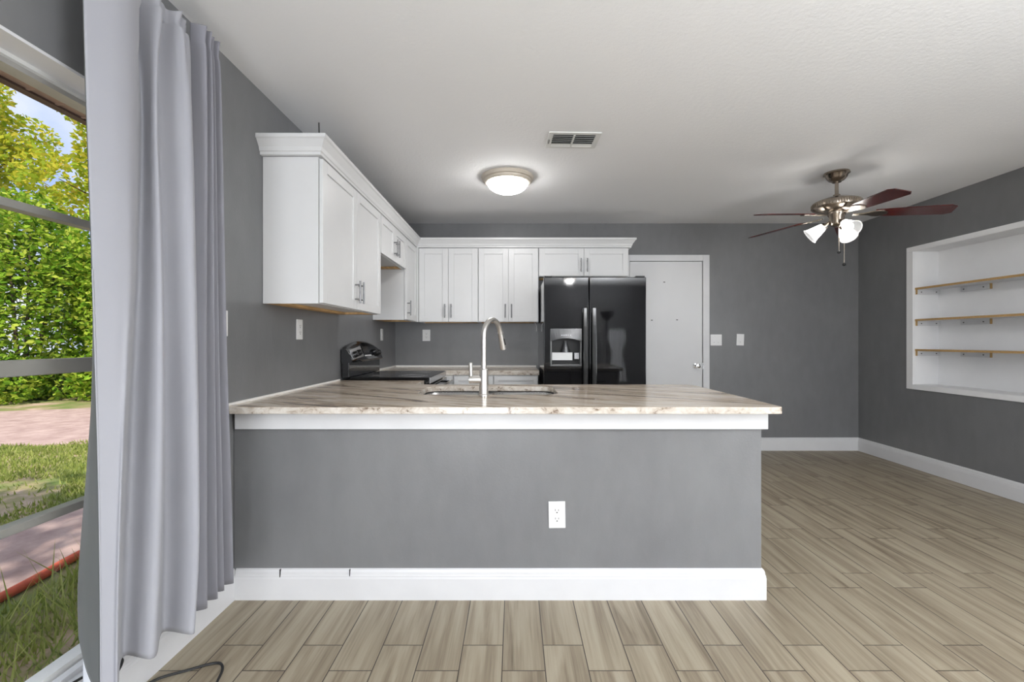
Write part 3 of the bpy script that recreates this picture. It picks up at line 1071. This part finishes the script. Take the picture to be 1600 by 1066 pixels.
# ------------------------------------------------------------------ outlets and switches
def wallplate(kind, label, center, u, n, w_=0.072, h_=0.116, tilt=0.0, gangs=1):
    F = frame_mat(center, u, n) @ Matrix.Rotation(R(tilt), 4, 'Y')
    if kind == 'outlet':
        t = thing('wall_outlet', center, label, 'outlet', 'white wall outlets')
    else:
        t = thing('light_switch', center, label, 'light switch', 'white light switches')
    bm = B()
    bx(bm, -w_ / 2, w_ / 2, 0.0003, 0.006, -h_ / 2, h_ / 2, F)
    obj('cover_plate', bm, 'plate', t, bevel=0.002)
    if kind == 'outlet':
        for s in (-1, 1):
            z = 0.0195 * s
            bm = B()
            vs0 = [bm.verts.new(F @ Vector((x, 0.0055, y + z))) for x, y in rrect(-0.017, 0.017, -0.014, 0.014, 0.009, 4)]
            vs1 = [bm.verts.new(F @ Vector((x, 0.0082, y + z))) for x, y in rrect(-0.017, 0.017, -0.014, 0.014, 0.009, 4)]
            bm.faces.new(vs1)
            for k in range(len(vs0)):
                bm.faces.new((vs0[k], vs0[(k + 1) % len(vs0)], vs1[(k + 1) % len(vs0)], vs1[k]))
            r = obj('receptacle', bm, 'plate', t)
            bm = B()
            bx(bm, -0.0085, -0.0062, 0.0078, 0.0086, z - 0.001, z + 0.0085, F)
            bx(bm, 0.0062, 0.0085, 0.0078, 0.0086, z - 0.001, z + 0.0075, F)
            bx(bm, -0.003, 0.003, 0.0078, 0.0086, z - 0.0105, z - 0.0055, F)
            obj('slot', bm, 'slot', r)
        obj('screw', lathe(B(), [(0, 0), (0.003, 0), (0.003, 0.0018), (0, 0.002)], 10, F @ Matrix.Translation((0, 0.0055, 0)) @ Matrix.Rotation(R(-90), 4, 'X')), 'white_metal', t)
    else:
        for g_ in range(gangs):
            x = (g_ - (gangs - 1) / 2) * 0.046
            bm = B()
            bx(bm, x - 0.0165, x + 0.0165, 0.0055, 0.0085, -0.033, 0.033, F)
            r = obj('rocker', bm, 'plate', t, bevel=0.001)
            bm = B()
            bx(bm, x - 0.006, x + 0.006, 0.0083, 0.0089, -0.027, -0.0245, F)
            obj('indicator', bm, 'slot', r)
    return t


wallplate('outlet', 'white duplex wall outlet low on the grey front of the peninsula', (0.197, PY0, 0.392), (1, 0, 0), (0, -1, 0), 0.078, 0.124, -0.8)
wallplate('outlet', 'white wall outlet under the large cabinet above the peninsula countertop', (XL, 2.765, 1.270), (0, -1, 0), (1, 0, 0), 0.075, 0.122)
wallplate('outlet', 'white wall outlet on the side wall beyond the range', (XL, 4.48, 1.262), (0, -1, 0), (1, 0, 0))
wallplate('outlet', 'white wall outlet on the back wall under the cabinets', (-0.966, YB, 1.262), (1, 0, 0), (0, -1, 0), 0.085, 0.125)
wallplate('switch', 'white light switch on the grey wall just behind the dark curtain', (XL, 2.035, 1.28), (0, -1, 0), (1, 0, 0))
wallplate('switch', 'white double rocker light switch beside the white door casing', (2.208, YB, 1.211), (1, 0, 0), (0, -1, 0), 0.124, 0.122, gangs=2)
wallplate('switch', 'white single light switch, slightly tilted, alone on the back wall', (2.473, YB, 1.214), (1, 0, 0), (0, -1, 0), 0.082, 0.126, 2.0)

# ------------------------------------------------------------------ ceiling light
def dome_light(label, x, y):
    t = thing('ceiling_light', (x, y, ZC), label, 'ceiling light')
    T = Matrix.Translation((x, y, ZC))
    obj('pan', lathe(B(), [(0, -0.0005), (0.205, -0.0005), (0.207, -0.010), (0.198, -0.026), (0.186, -0.030), (0.184, -0.042), (0.176, -0.050), (0.163, -0.052), (0.160, -0.040), (0, -0.040)], 48, T), 'pan', t, smooth=True)
    prof = [(0.160, -0.045)]
    for k in range(1, 13):
        a = R(90 * k / 12)
        prof.append((0.160 * math.cos(a) if k < 12 else 0, -0.045 - 0.083 * math.sin(a)))
    obj('glass_bowl', lathe(B(), prof, 48, T), 'dome', t, smooth=True)


dome_light('lit white glass dome ceiling light with beige metal rim in the kitchen', -0.055, 3.58)
dome_light('assumed lit glass dome ceiling light in the living room behind the viewer', 1.15, -1.25)  # unseen lamp, assumed from a glint in the refrigerator door, adds light

# ------------------------------------------------------------------ added unseen uplight in torchiere form, for light bounced off the ceiling
def fill_uplight(x, y):
    t = thing('fill_uplight', (x, y, 0), 'unseen torchiere-shaped uplight added behind the viewer to brighten the ceiling', 'lamp')
    T = Matrix.Translation((x, y, 0))
    obj('base', lathe(B(), [(0, 0.0005), (0.14, 0.0005), (0.14, 0.015), (0.03, 0.03), (0, 0.03)], 32, T), 'black_satin', t, smooth=True)
    obj('pole', lathe(B(), [(0, 0.03), (0.012, 0.03), (0.012, 1.62), (0, 1.62)], 16, T), 'black_satin', t, smooth=True)
    sh = obj('lamp_shade', lathe(B(), [(0.012, 1.60), (0.06, 1.62), (0.14, 1.68), (0.19, 1.76), (0.193, 1.76), (0.145, 1.675), (0.06, 1.612), (0.012, 1.592)], 40, T), 'black_satin', t, smooth=True)
    l = light('uplight', 'AREA', (0, 0, 0), 205, (0.93, 0.965, 1.0), aim=(0, 0, 1), shape='DISK', size=0.26)
    l.parent = t
    l.location = (0, 0, 1.725)


fill_uplight(1.7, -0.75)

# ------------------------------------------------------------------ ceiling vent
vx, vy, rz = 0.372, 2.915, R(2.0)
T = Matrix.Translation((vx, vy, ZC)) @ Matrix.Rotation(rz, 4, 'Z')
vt = thing('ceiling_vent', (vx, vy, ZC), 'white slatted air vent on the ceiling', 'vent')
bm = B()
W, D_ = 0.165, 0.112
for a in ((-W, W, -D_, -D_ + 0.03, -0.008, -0.0005), (-W, W, D_ - 0.03, D_, -0.008, -0.0005), (-W, -W + 0.032, -D_ + 0.03, D_ - 0.03, -0.008, -0.0005),
          (W - 0.032, W, -D_ + 0.03, D_ - 0.03, -0.008, -0.0005), (-0.006, 0.006, -D_ + 0.03, D_ - 0.03, -0.010, -0.0005)):
    bx(bm, *a, T)
obj('vent_frame', bm, 'white_metal', vt, bevel=0.002)
bm = B()
bx(bm, -W + 0.03, W - 0.03, -D_ + 0.028, D_ - 0.028, -0.002, -0.0004, T)
obj('damper', bm, 'slot', vt)
for s in (-1, 1):
    for k in range(6):
        y = -D_ + 0.045 + k * 0.0265
        bm = B()
        bx(bm, 0.006 if s > 0 else -W + 0.032, W - 0.032 if s > 0 else -0.006, -0.0125, 0.0125, -0.0006, 0.0006,
           T @ Matrix.Translation((0, y, -0.009)) @ Matrix.Rotation(R(25 if k < 5 else -20), 4, 'X'))
        obj('louver', bm, 'white_metal', vt)
bm = B()
bx(bm, -W + 0.010, -W + 0.016, -0.02, 0.03, -0.016, -0.008, T)
obj('damper_lever', bm, 'grey_metal', vt)

# ------------------------------------------------------------------ ceiling fan
cx, cy = 2.468, 3.487
fan = thing('ceiling_fan', (cx, cy, ZC), 'pewter ceiling fan with dark red wood blades and three lit glass shades', 'ceiling fan')
T = Matrix.Translation((cx, cy, 0))
obj('canopy', lathe(B(), [(0, ZC - 0.0005), (0.085, ZC - 0.0005), (0.087, ZC - 0.012), (0.075, ZC - 0.020), (0.068, ZC - 0.040), (0.052, ZC - 0.060), (0.036, ZC - 0.066), (0.030, ZC - 0.075), (0, ZC - 0.075)], 40, T), 'bronze', fan, smooth=True)
obj('downrod', lathe(B(), [(0, ZC - 0.07), (0.013, ZC - 0.07), (0.013, 2.325), (0.024, 2.320), (0.026, 2.300), (0.020, 2.295), (0, 2.295)], 24, T), 'bronze', fan, smooth=True)
bm = B()
lathe(bm, [(0, 2.300), (0.040, 2.300), (0.085, 2.292), (0.140, 2.272), (0.160, 2.262), (0.163, 2.255), (0.163, 2.222), (0.158, 2.215), (0.128, 2.196), (0.085, 2.186), (0, 2.186)], 48, T)
mo = obj('motor_housing', bm, 'bronze', fan, smooth=True)
bm = B()
for k in range(60):
    a = 2 * PI * k / 60
    tube(bm, [(cx + 0.1635 * math.cos(a), cy + 0.1635 * math.sin(a), 2.225), (cx + 0.1635 * math.cos(a), cy + 0.1635 * math.sin(a), 2.252)], 0.0045, 6)
obj('fluted_band', bm, 'bronze', mo)
obj('light_kit', lathe(B(), [(0, 2.187), (0.060, 2.187), (0.060, 2.165), (0.050, 2.150), (0.050, 2.100), (0.042, 2.085), (0.020, 2.075), (0, 2.073)], 32, T), 'bronze', fan, smooth=True)
a0 = R(-96.27)
PITCH = R(-12)
for k in range(5):
    a = a0 + R(72) * k
    A = Matrix.Translation((cx, cy, 2.172)) @ Matrix.Rotation(a, 4, 'Z') @ Matrix.Rotation(R(3.6), 4, 'Y') @ Matrix.Rotation(PITCH, 4, 'X')
    bm = B()
    prof = [(0.235, 0.048), (0.30, 0.056), (0.50, 0.066), (0.655, 0.071), (0.692, 0.048)]
    ring = [(x, y) for x, y in prof] + [(x, -y) for x, y in reversed(prof)]
    lo = [bm.verts.new(Vector((x, y, -0.003))) for x, y in ring]
    hi = [bm.verts.new(Vector((x, y, 0.003))) for x, y in ring]
    bm.faces.new(lo[::-1])
    bm.faces.new(hi)
    for q in range(len(ring)):
        bm.faces.new((lo[q], lo[(q + 1) % len(ring)], hi[(q + 1) % len(ring)], hi[q]))
    # keep the blade's own frame, so the grain runs along it
    bl = obj('blade', bm, 'blade', None, bevel=0.001)
    bl.parent = fan
    bl.matrix_basis = Matrix.Translation((-cx, -cy, -ZC)) @ A
    bm = B()
    pr = [(0.10, 0.014), (0.17, 0.014), (0.20, 0.026), (0.225, 0.040), (0.255, 0.046), (0.285, 0.040), (0.31, 0.020)]
    ring = pr + [(x, -y) for x, y in reversed(pr)]
    lo = [bm.verts.new(Vector((x, y, -0.010 if x > 0.18 else -0.012))) for x, y in ring]
    hi = [bm.verts.new(Vector((x, y, -0.0035))) for x, y in ring]
    bm.faces.new(lo[::-1])
    bm.faces.new(hi)
    for q in range(len(ring)):
        bm.faces.new((lo[q], lo[(q + 1) % len(ring)], hi[(q + 1) % len(ring)], hi[q]))
    ir = obj('blade_iron', bm, 'bronze', None, bevel=0.002)
    ir.parent = bl
shp = [(0.020, 0.0), (0.027, 0.004), (0.032, 0.02), (0.040, 0.05), (0.047, 0.08), (0.057, 0.108), (0.064, 0.118)]
for ang in (152, 268, 28):
    d = Vector((math.cos(R(ang)), math.sin(R(ang)), 0))
    ax = (d * 0.80 + Vector((0, 0, -0.60))).normalized()
    p0 = Vector((cx, cy, 2.115)) + d * 0.045
    p1 = p0 + ax * 0.045
    arm = obj('lamp_arm', tube(B(), [p0 - d * 0.03, p0, p1 - ax * 0.012, p1 - ax * 0.010, p1 + ax * 0.012], [0.010, 0.010, 0.012, 0.024, 0.026], 18), 'bronze', fan, smooth=True)
    Q = Matrix.Translation(p1) @ ax.to_track_quat('Z', 'Y').to_matrix().to_4x4()
    sh = obj('lamp_shade', lathe(B(), shp, 36, Q), 'shade', fan, smooth=True)
    so = sh.modifiers.new('glass', 'SOLIDIFY')
    so.thickness = 0.003
    obj('bulb', lathe(B(), [(0, 0.015), (0.012, 0.015), (0.014, 0.035), (0.024, 0.06), (0.026, 0.075), (0.018, 0.092), (0, 0.098)], 20, Q), 'bulb', sh, smooth=True)
rt = Vector((0.816, -0.578, 0))
for s, zl in ((-0.012, 1.877), (0.020, 1.78)):
    p = Vector((cx, cy, 0)) + rt * s + Vector((0, -0.045, 0))
    ch = obj('pull_chain', tube(B(), [p + Vector((0, 0, 2.085)), p + Vector((0, 0, zl))], 0.0022, 6), 'bronze', fan)
    obj('chain_pull', lathe(B(), [(0, 0.012), (0.006, 0.010), (0.012, 0.0), (0.012, -0.008), (0.006, -0.013), (0, -0.014)], 16, Matrix.Translation(p + Vector((0, 0, zl)))), 'black_satin', ch, smooth=True)

# ------------------------------------------------------------------ curtains
def spline(vals, n):
    """Catmull-Rom through vals (tuples), n samples per span"""
    out = []
    P = [vals[0]] + list(vals) + [vals[-1]]
    for i in range(1, len(P) - 2):
        for k in range(n):
            q = k / n
            out.append(tuple(0.5 * (2 * b + (c - a) * q + (2 * a - 5 * b + 4 * c - d_) * q * q + (-a + 3 * b - 3 * c + d_) * q ** 3)
                             for a, b, c, d_ in zip(P[i - 1], P[i], P[i + 1], P[i + 2])))
    out.append(vals[-1])
    return out


def sheet(rows, n=8, nh=10):
    """rows: top to bottom, each a list of (x, y, z) control points of one horizontal line of the cloth"""
    dense = [spline(r, n) for r in rows]
    cols = list(zip(*dense))
    cols = [spline(list(c_), nh) for c_ in cols]
    bm = B()
    g = [[bm.verts.new(p) for p in c_] for c_ in cols]
    for a, b in zip(g, g[1:]):
        for k in range(len(a) - 1):
            bm.faces.new((a[k], b[k], b[k + 1], a[k + 1]))
    return bm


def cl(o, th):
    s = o.modifiers.new('cloth', 'SOLIDIFY')
    s.thickness = th
    s.offset = 0


ct1 = thing('curtain', (-1.18, 1.42, 0.2), 'light grey curtain panel nearest the viewer at the big window', 'curtain', 'curtains at the big window')
ROD_Z = 2.315
# control columns: hem, flap face, flap crest, valley, crest, valley, crest, end
rows = [
    # z                hem            face           crest          valley         crest          valley         crest           end
    (2.360, [(-1.200, 1.262), (-1.175, 1.345), (-1.185, 1.430), (-1.225, 1.470), (-1.180, 1.515), (-1.225, 1.560), (-1.180, 1.610), (-1.215, 1.675)]),
    (2.315, [(-1.200, 1.262), (-1.170, 1.345), (-1.190, 1.428), (-1.225, 1.475), (-1.190, 1.515), (-1.225, 1.560), (-1.190, 1.612), (-1.215, 1.675)]),
    (2.265, [(-1.198, 1.262), (-1.165, 1.345), (-1.175, 1.422), (-1.240, 1.480), (-1.175, 1.505), (-1.240, 1.565), (-1.170, 1.615), (-1.210, 1.680)]),
    (1.950, [(-1.190, 1.262), (-1.160, 1.335), (-1.165, 1.398), (-1.222, 1.490), (-1.165, 1.480), (-1.225, 1.565), (-1.155, 1.620), (-1.200, 1.685)]),
    (1.400, [(-1.180, 1.272), (-1.150, 1.330), (-1.150, 1.372), (-1.216, 1.470), (-1.145, 1.475), (-1.212, 1.570), (-1.135, 1.610), (-1.190, 1.690)]),
    (0.900, [(-1.170, 1.278), (-1.140, 1.310), (-1.135, 1.322), (-1.208, 1.435), (-1.120, 1.445), (-1.202, 1.562), (-1.110, 1.590), (-1.185, 1.680)]),
    (0.500, [(-1.165, 1.280), (-1.138, 1.295), (-1.130, 1.300), (-1.202, 1.410), (-1.115, 1.425), (-1.196, 1.556), (-1.095, 1.575), (-1.190, 1.665)]),
    (0.190, [(-1.162, 1.278), (-1.138, 1.290), (-1.130, 1.296), (-1.198, 1.392), (-1.110, 1.400), (-1.190, 1.540), (-1.090, 1.545), (-1.190, 1.650)]),
]
bot = [0.185, 0.19, 0.20, 0.235, 0.225, 0.215, 0.205, 0.195]
R3 = []
for i, (z, pts) in enumerate(rows):
    R3.append([(x, y, (z if i < len(rows) - 1 else bot[j])) for j, (x, y) in enumerate(pts)])
fbm = sheet(R3)
p1_ = obj('panel', fbm, 'curtain', ct1, smooth=False)
p1_.data.polygons.foreach_set('use_smooth', [True] * len(p1_.data.polygons))
for v_ in p1_.data.vertices:                                  # gathers of the rod pocket
    z = v_.co.z + 0.2
    y = v_.co.y + 1.42
    if z > 2.1 and y > 1.43:
        v_.co.x += 0.009 * math.sin(y * 2 * PI / 0.043 + math.sin(y * 31)) * min(1, (z - 2.1) / 0.2)
        v_.co.z += 0.006 * math.sin(y * 2 * PI / 0.05) * min(1, max(0, (z - 2.3) / 0.05))
cl(p1_, 0.003)
# lining turned back towards the window, dark side showing, white hem hanging lower
lin_rows, hem_rows = [], []
for i, (z, pts) in enumerate(rows):
    hx, hy = pts[0]
    k = min(1.0, max(0.0, (1.5 - z) / 1.0))
    bx_, by_ = hx - 0.02 - 0.105 * k, hy + 0.055 + 0.012 * k
    zb_ = z if i < len(rows) - 1 else 0.19
    zb2 = z if i < len(rows) - 1 else 0.325
    lin_rows.append([(hx - 0.003, hy + 0.002, zb_), ((hx + bx_) / 2 + 0.004, (hy + by_) / 2 - 0.012, (zb_ + zb2) / 2), (bx_, by_, zb2)])
lo_ = obj('lining', sheet(lin_rows), 'lining', ct1, label='darker grey-green reverse side of the curtain')
lo_.data.polygons.foreach_set('use_smooth', [True] * len(lo_.data.polygons))
cl(lo_, 0.003)
wl = []
for z in (0.36, 0.28, 0.17):
    wl.append([(-1.176, 1.288, z), (-1.225, 1.315, z), (-1.279, 1.350, z)])
wo_ = obj('underlining', sheet(wl, 6, 4), 'sheer', ct1, label='white lining hanging below the hem')
wo_.data.polygons.foreach_set('use_smooth', [True] * len(wo_.data.polygons))
cl(wo_, 0.002)
hems = [(x + 0.001, y - 0.0005, z) for (x, y, z) in [r[0] for r in R3][4:]]
obj('hem', tube(B(), spline(hems, 8), 0.0022, 8), 'curtain', ct1, smooth=True, label='pale stitched leading edge')

ct2 = thing('curtain', (-1.18, 1.79, 0.2), 'mauve grey curtain panel bunched at the wall end of the rod', 'curtain', 'curtains at the big window')
rows = []
for z, y0, y1, amp in ((2.400, 1.715, 1.840, 0.026), (2.340, 1.712, 1.838, 0.022), (2.27, 1.710, 1.842, 0.028), (1.90, 1.705, 1.852, 0.032), (1.20, 1.690, 1.872, 0.036), (0.60, 1.680, 1.900, 0.040), (0.195, 1.675, 1.915, 0.042)):
    r = []
    for k in range(9):
        q = k / 8
        r.append((-1.205 + (amp if k % 2 else -amp) * (0.7 if k in (0, 8) else 1) + 0.008 * math.sin(k * 2.3), y0 + (y1 - y0) * q ** 0.9, z))
    rows.append(r)
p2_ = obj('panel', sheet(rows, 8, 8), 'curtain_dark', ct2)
p2_.data.polygons.foreach_set('use_smooth', [True] * len(p2_.data.polygons))
cl(p2_, 0.003)

ROD_Z = 2.325
rod = thing('curtain_rod', (-1.25, 1.9, ROD_Z), 'black curtain rod along the big window, bent back to the wall', 'curtain rod')
pts = [(-1.247, -0.6, ROD_Z), (-1.247, 1.80, ROD_Z), (-1.250, 1.84, ROD_Z), (-1.265, 1.87, ROD_Z), (XL + 0.001, 1.88, ROD_Z)]
obj('rod', tube(B(), pts, 0.011, 14), 'black_satin', rod, smooth=True)
obj('bracket', box(XL + 0.0005, XL + 0.006, 1.865, 1.895, ROD_Z - 0.03, ROD_Z + 0.03), 'black_satin', rod)

# white panel added unseen on the rear wall for the refrigerator door's pale reflection
t = thing('curtain', (2.3, -2.3, 0.3), 'unseen white gathered panel added for the pale reflection in the refrigerator', 'curtain')
rows = []
for z, x0, x1 in ((1.48, 2.05, 2.55), (1.25, 2.02, 2.60), (0.95, 2.14, 2.50), (0.60, 2.10, 2.56), (0.28, 1.98, 2.66)):
    rows.append([(x0 + (x1 - x0) * k / 8, YR + 0.08 + (0.03 if k % 2 else 0.0), z) for k in range(9)])
q = obj('panel', sheet(rows, 6, 6), 'sheer', t)
q.data.polygons.foreach_set('use_smooth', [True] * len(q.data.polygons))
cl(q, 0.003)
obj('rod', tube(B(), [(1.95, YR + 0.10, 1.46), (2.68, YR + 0.10, 1.46)], 0.008, 10), 'black_satin', t)

# ------------------------------------------------------------------ cables
pts = spline([(-1.03, 1.50, 0.006), (-1.035, 1.56, 0.006), (-1.045, 1.605, 0.006), (-1.062, 1.655, 0.006), (-1.090, 1.685, 0.006), (-1.125, 1.682, 0.006), (-1.19, 1.648, 0.006), (-1.257, 1.610, 0.006), (-1.286, 1.55, 0.006), (-1.288, 1.40, 0.006)], 8)
tag(obj('cable', tube(B(), pts, 0.0045, 8), 'black_matte', smooth=True), 'black cable looping on the wood-look floor below the curtain', 'cable')
pts = spline([(-1.36, 1.10, 0.182), (-1.35, 1.25, 0.180), (-1.33, 1.34, 0.176), (-1.31, 1.42, 0.17), (-1.268, 1.47, 0.172), (-1.262, 1.42, 0.13), (-1.280, 1.33, 0.075), (-1.285, 1.26, 0.05), (-1.286, 1.15, 0.01)], 8)
tag(obj('cable', tube(B(), pts, 0.004, 8), 'black_matte', smooth=True), 'thin dark cable lying over the white window sill under the curtain', 'cable')

# ------------------------------------------------------------------ outdoors
rnd_ = random.Random(7)
GZ = -0.10
bm = B()
bx(bm, -40, XL - 0.15, -12, 40, GZ - 0.3, GZ)
struct('ground', bm, 'soil')
bm = B()
bx(bm, -3.37, -2.60, -6, 12, GZ - 0.02, GZ + 0.02)
struct('path', bm, 'path')
bm = B()
vs = [(-22, 5.2), (-9.33, 8.35), (-4.0, 10.2), (1, 11.6), (1, 7.8), (-5.2, 5.75), (-6.66, 5.55), (-20, 1.0)]
r0 = [bm.verts.new((x, y, GZ - 0.02)) for x, y in vs]
r1 = [bm.verts.new((x, y, GZ + 0.012)) for x, y in vs]
bm.faces.new(r0[::-1])
bm.faces.new(r1)
for k in range(len(vs)):
    bm.faces.new((r0[k], r0[(k + 1) % len(vs)], r1[(k + 1) % len(vs)], r1[k]))
struct('driveway', bm, 'path')
struct('outer_wall', box(XL - 0.19, XL - 0.151, -2.5, 5.1, GZ, WZ0 - 0.03), 'stucco')
bm = B()
bx(bm, -2.02, XL - 0.151, -4, 6, 2.245, 2.262)
for k in range(30):
    bx(bm, -2.02, XL - 0.151, -1 + k * 0.12, -1 + k * 0.12 + 0.012, 2.240, 2.245)
sf = struct('roof_eave', bm, 'soffit')
obj('fascia', box(-2.06, -2.02, -4, 6, 2.235, 2.42), 'fascia', sf)
obj('roof_deck', box(-2.06, XL - 0.151, -4, 6, 2.42, 2.45), 'fascia', sf)

eg = tube(B(), spline([(-2.52, -3, GZ + 0.025), (-2.53, 0.5, GZ + 0.025), (-2.55, 2.2, GZ + 0.025), (-2.60, 2.8, GZ + 0.025), (-2.58, 4.0, GZ + 0.025), (-2.56, 8, GZ + 0.025)], 8), 0.024, 10)
tag(obj('garden_edging', eg, 'orange', smooth=True), 'orange red garden edging along the sandy path outside', 'edging')


def blades(n, area, h0, h1, w_, seed, skip=None):
    rr = random.Random(seed)
    vs, fs = [], []
    while len(fs) < n:
        x = rr.uniform(area[0], area[1])
        y = rr.uniform(area[2], area[3])
        if skip and skip(x, y, rr):
            continue
        h = rr.uniform(h0, h1)
        a = rr.uniform(0, 2 * PI)
        lean = rr.uniform(0.1, 0.9) * h
        dx, dy = math.cos(a), math.sin(a)
        b = rr.uniform(0, 2 * PI)
        wx, wy = math.cos(b) * w_, math.sin(b) * w_
        i = len(vs)
        vs += [(x - wx, y - wy, GZ), (x + wx, y + wy, GZ), (x + dx * lean, y + dy * lean, GZ + h)]
        fs.append((i, i + 1, i + 2))
    return vs, fs


def raw(name, vs, fs, mat, parent=None):
    me = bpy.data.meshes.new(name)
    off = ROOTLOC.get(parent.as_pointer()) if parent else None
    if off is not None:
        vs = [(x - off.x, y - off.y, z - off.z) for x, y, z in vs]
    me.from_pydata(vs, [], fs)
    me.materials.append(M[mat])
    o = bpy.data.objects.new(name, me)
    C.objects.link(o)
    if parent:
        o.parent = parent
    return o


def patchy(x, y, rr):
    v_ = math.sin(x * 1.7 + 1) * math.cos(y * 1.3) + 0.6 * math.sin(x * 3.1 + y * 2.3)
    # the driveway stays bare
    if y > 5.5 + (x + 6.66) * 0.30:
        return True
    return v_ > 0.2 and rr.random() < 0.93


vs, fs = blades(30000, (-9.0, -3.42, 1.6, 7.5), 0.02, 0.06, 0.008, 3, patchy)
tag(raw('lawn_grass', vs, fs, 'grass'), 'patchy short green grass between the sandy path and the driveway', 'grass', kind='stuff')
vs, fs = blades(700, (-2.46, -1.85, 0.8, 3.4), 0.06, 0.28, 0.005, 5)
v2, f2 = blades(4200, (-2.46, -1.65, 0.8, 3.4), 0.02, 0.07, 0.006, 6)
fs += [tuple(i + len(vs) for i in f) for f in f2]
vs += v2
tag(raw('weeds', vs, fs, 'grass'), 'tall weedy grass right outside the window beside the orange edging', 'weeds', kind='stuff')


def leaf_cloud(n, blobs, size, seed):
    """leaf quads scattered towards the outside of a set of ellipsoids"""
    rr = random.Random(seed)
    vs, fs = [], []
    tot = sum(b[3] * b[4] * b[5] for b in blobs)
    for bx0, by0, bz0, rx, ry, rz_ in blobs:
        for _ in range(int(n * rx * ry * rz_ / tot)):
            while True:
                u_ = Vector((rr.uniform(-1, 1), rr.uniform(-1, 1), rr.uniform(-1, 1)))
                if 0.12 < u_.length_squared < 1:
                    break
            u_ *= u_.length ** -0.45
            p = Vector((bx0 + u_.x * rx, by0 + u_.y * ry, bz0 + u_.z * rz_))
            if p.z < GZ + 0.02:
                p.z = GZ + 0.02 + rr.random() * 0.1
            s = size * rr.uniform(0.6, 1.4)
            a = Vector((rr.gauss(0, 1), rr.gauss(0, 1), rr.gauss(0, 0.6))).normalized()
            b = a.orthogonal().normalized()
            b = (Matrix.Rotation(rr.uniform(0, 2 * PI), 3, a) @ b)
            i = len(vs)
            vs += [tuple(p - a * s), tuple(p + b * s * 0.55), tuple(p + a * s), tuple(p - b * s * 0.55)]
            fs.append((i, i + 1, i + 2, i + 3))
    return vs, fs


def bush(label, x, y, h, r, n, seed):
    t = thing('bush', (x, y, GZ), label, 'bush', 'bushes of the boundary hedge')
    rr = random.Random(seed)
    blobs = [(x, y, h * 0.45, r, r, h * 0.55)]
    for _ in range(7):
        a = rr.uniform(0, 2 * PI)
        blobs.append((x + math.cos(a) * r * 0.7, y + math.sin(a) * r * 0.7, rr.uniform(0.25, 0.85) * h, r * 0.5, r * 0.5, h * 0.22))
    for k in range(6):
        a = 2 * PI * k / 6
        blobs.append((x + math.cos(a) * r * 0.75, y + math.sin(a) * r * 0.75, 0.4, r * 0.5, r * 0.5, 0.55))
    v_, f_ = leaf_cloud(n, blobs, 0.062, seed)
    raw('foliage', v_, f_, 'leaf_green', t)
    bm = B()
    for k in range(5):
        a = rr.uniform(0, 2 * PI)
        tube(bm, [(x + 0.1 * math.cos(a), y + 0.1 * math.sin(a), GZ), (x + r * 0.5 * math.cos(a), y + r * 0.5 * math.sin(a), h * 0.75)], [0.05, 0.015], 6)
    obj('stem', bm, 'bark', t)


bush('tall green bush of the hedge, last one seen beside the curtain', -8.7, 10.9, 4.5, 1.25, 26000, 11)
bush('tall green bush filling the middle of the window view', -11.0, 10.2, 4.6, 1.25, 26000, 12)
bush('tall green bush of the hedge at the far side of the window view', -13.3, 9.4, 4.4, 1.25, 18000, 13)
bush('tall green bush of the hedge hidden beyond the curtain', -6.4, 11.6, 4.4, 1.25, 9000, 14)


def tree(label, x, y, zc_, rx, rz_, n, seed, mat):
    t = thing('tree', (x, y, GZ), label, 'tree', 'trees above the hedge')
    rr = random.Random(seed)
    blobs, br = [], B()
    tube(br, [(x, y, GZ), (x + 0.1, y, zc_ * 0.5), (x, y + 0.1, zc_)], [0.16, 0.12, 0.07], 10)
    for k in range(34):
        a = rr.uniform(0, 2 * PI)
        q = rr.uniform(0.25, 1.0)
        p = Vector((x + math.cos(a) * rx * q, y + math.sin(a) * rx * q, zc_ + rr.uniform(-0.9, 0.95) * rz_ * (1 - 0.4 * q)))
        blobs.append((p.x, p.y, p.z, 0.85, 0.85, 0.60))
        tube(br, [(x, y, zc_ * 0.55 + 0.3 * rr.random()), (x * 0.5 + p.x * 0.5, y * 0.5 + p.y * 0.5, (zc_ * 0.6 + p.z) / 2 + 0.2), tuple(p)], [0.05, 0.03, 0.008], 6)
    obj('branch', br, 'bark', t)
    v_, f_ = leaf_cloud(n, blobs, 0.075, seed)
    raw('foliage', v_, f_, mat, t)


tree('yellow green leafed tree rising above the hedge, nearer the curtain', -10.3, 13.2, 6.6, 2.3, 2.7, 26000, 21, 'leaf_yellow')
tree('unseen green leafed tree added beside the house to dapple the sandy path', -3.1, -0.9, 4.6, 0.9, 0.8, 5000, 23, 'leaf_green')  # out of view, added for its dappled shade on the path
tree('yellowing tree above the hedge at the outer side of the window view', -15.9, 12.0, 6.7, 2.3, 2.7, 24000, 22, 'leaf_yellow')
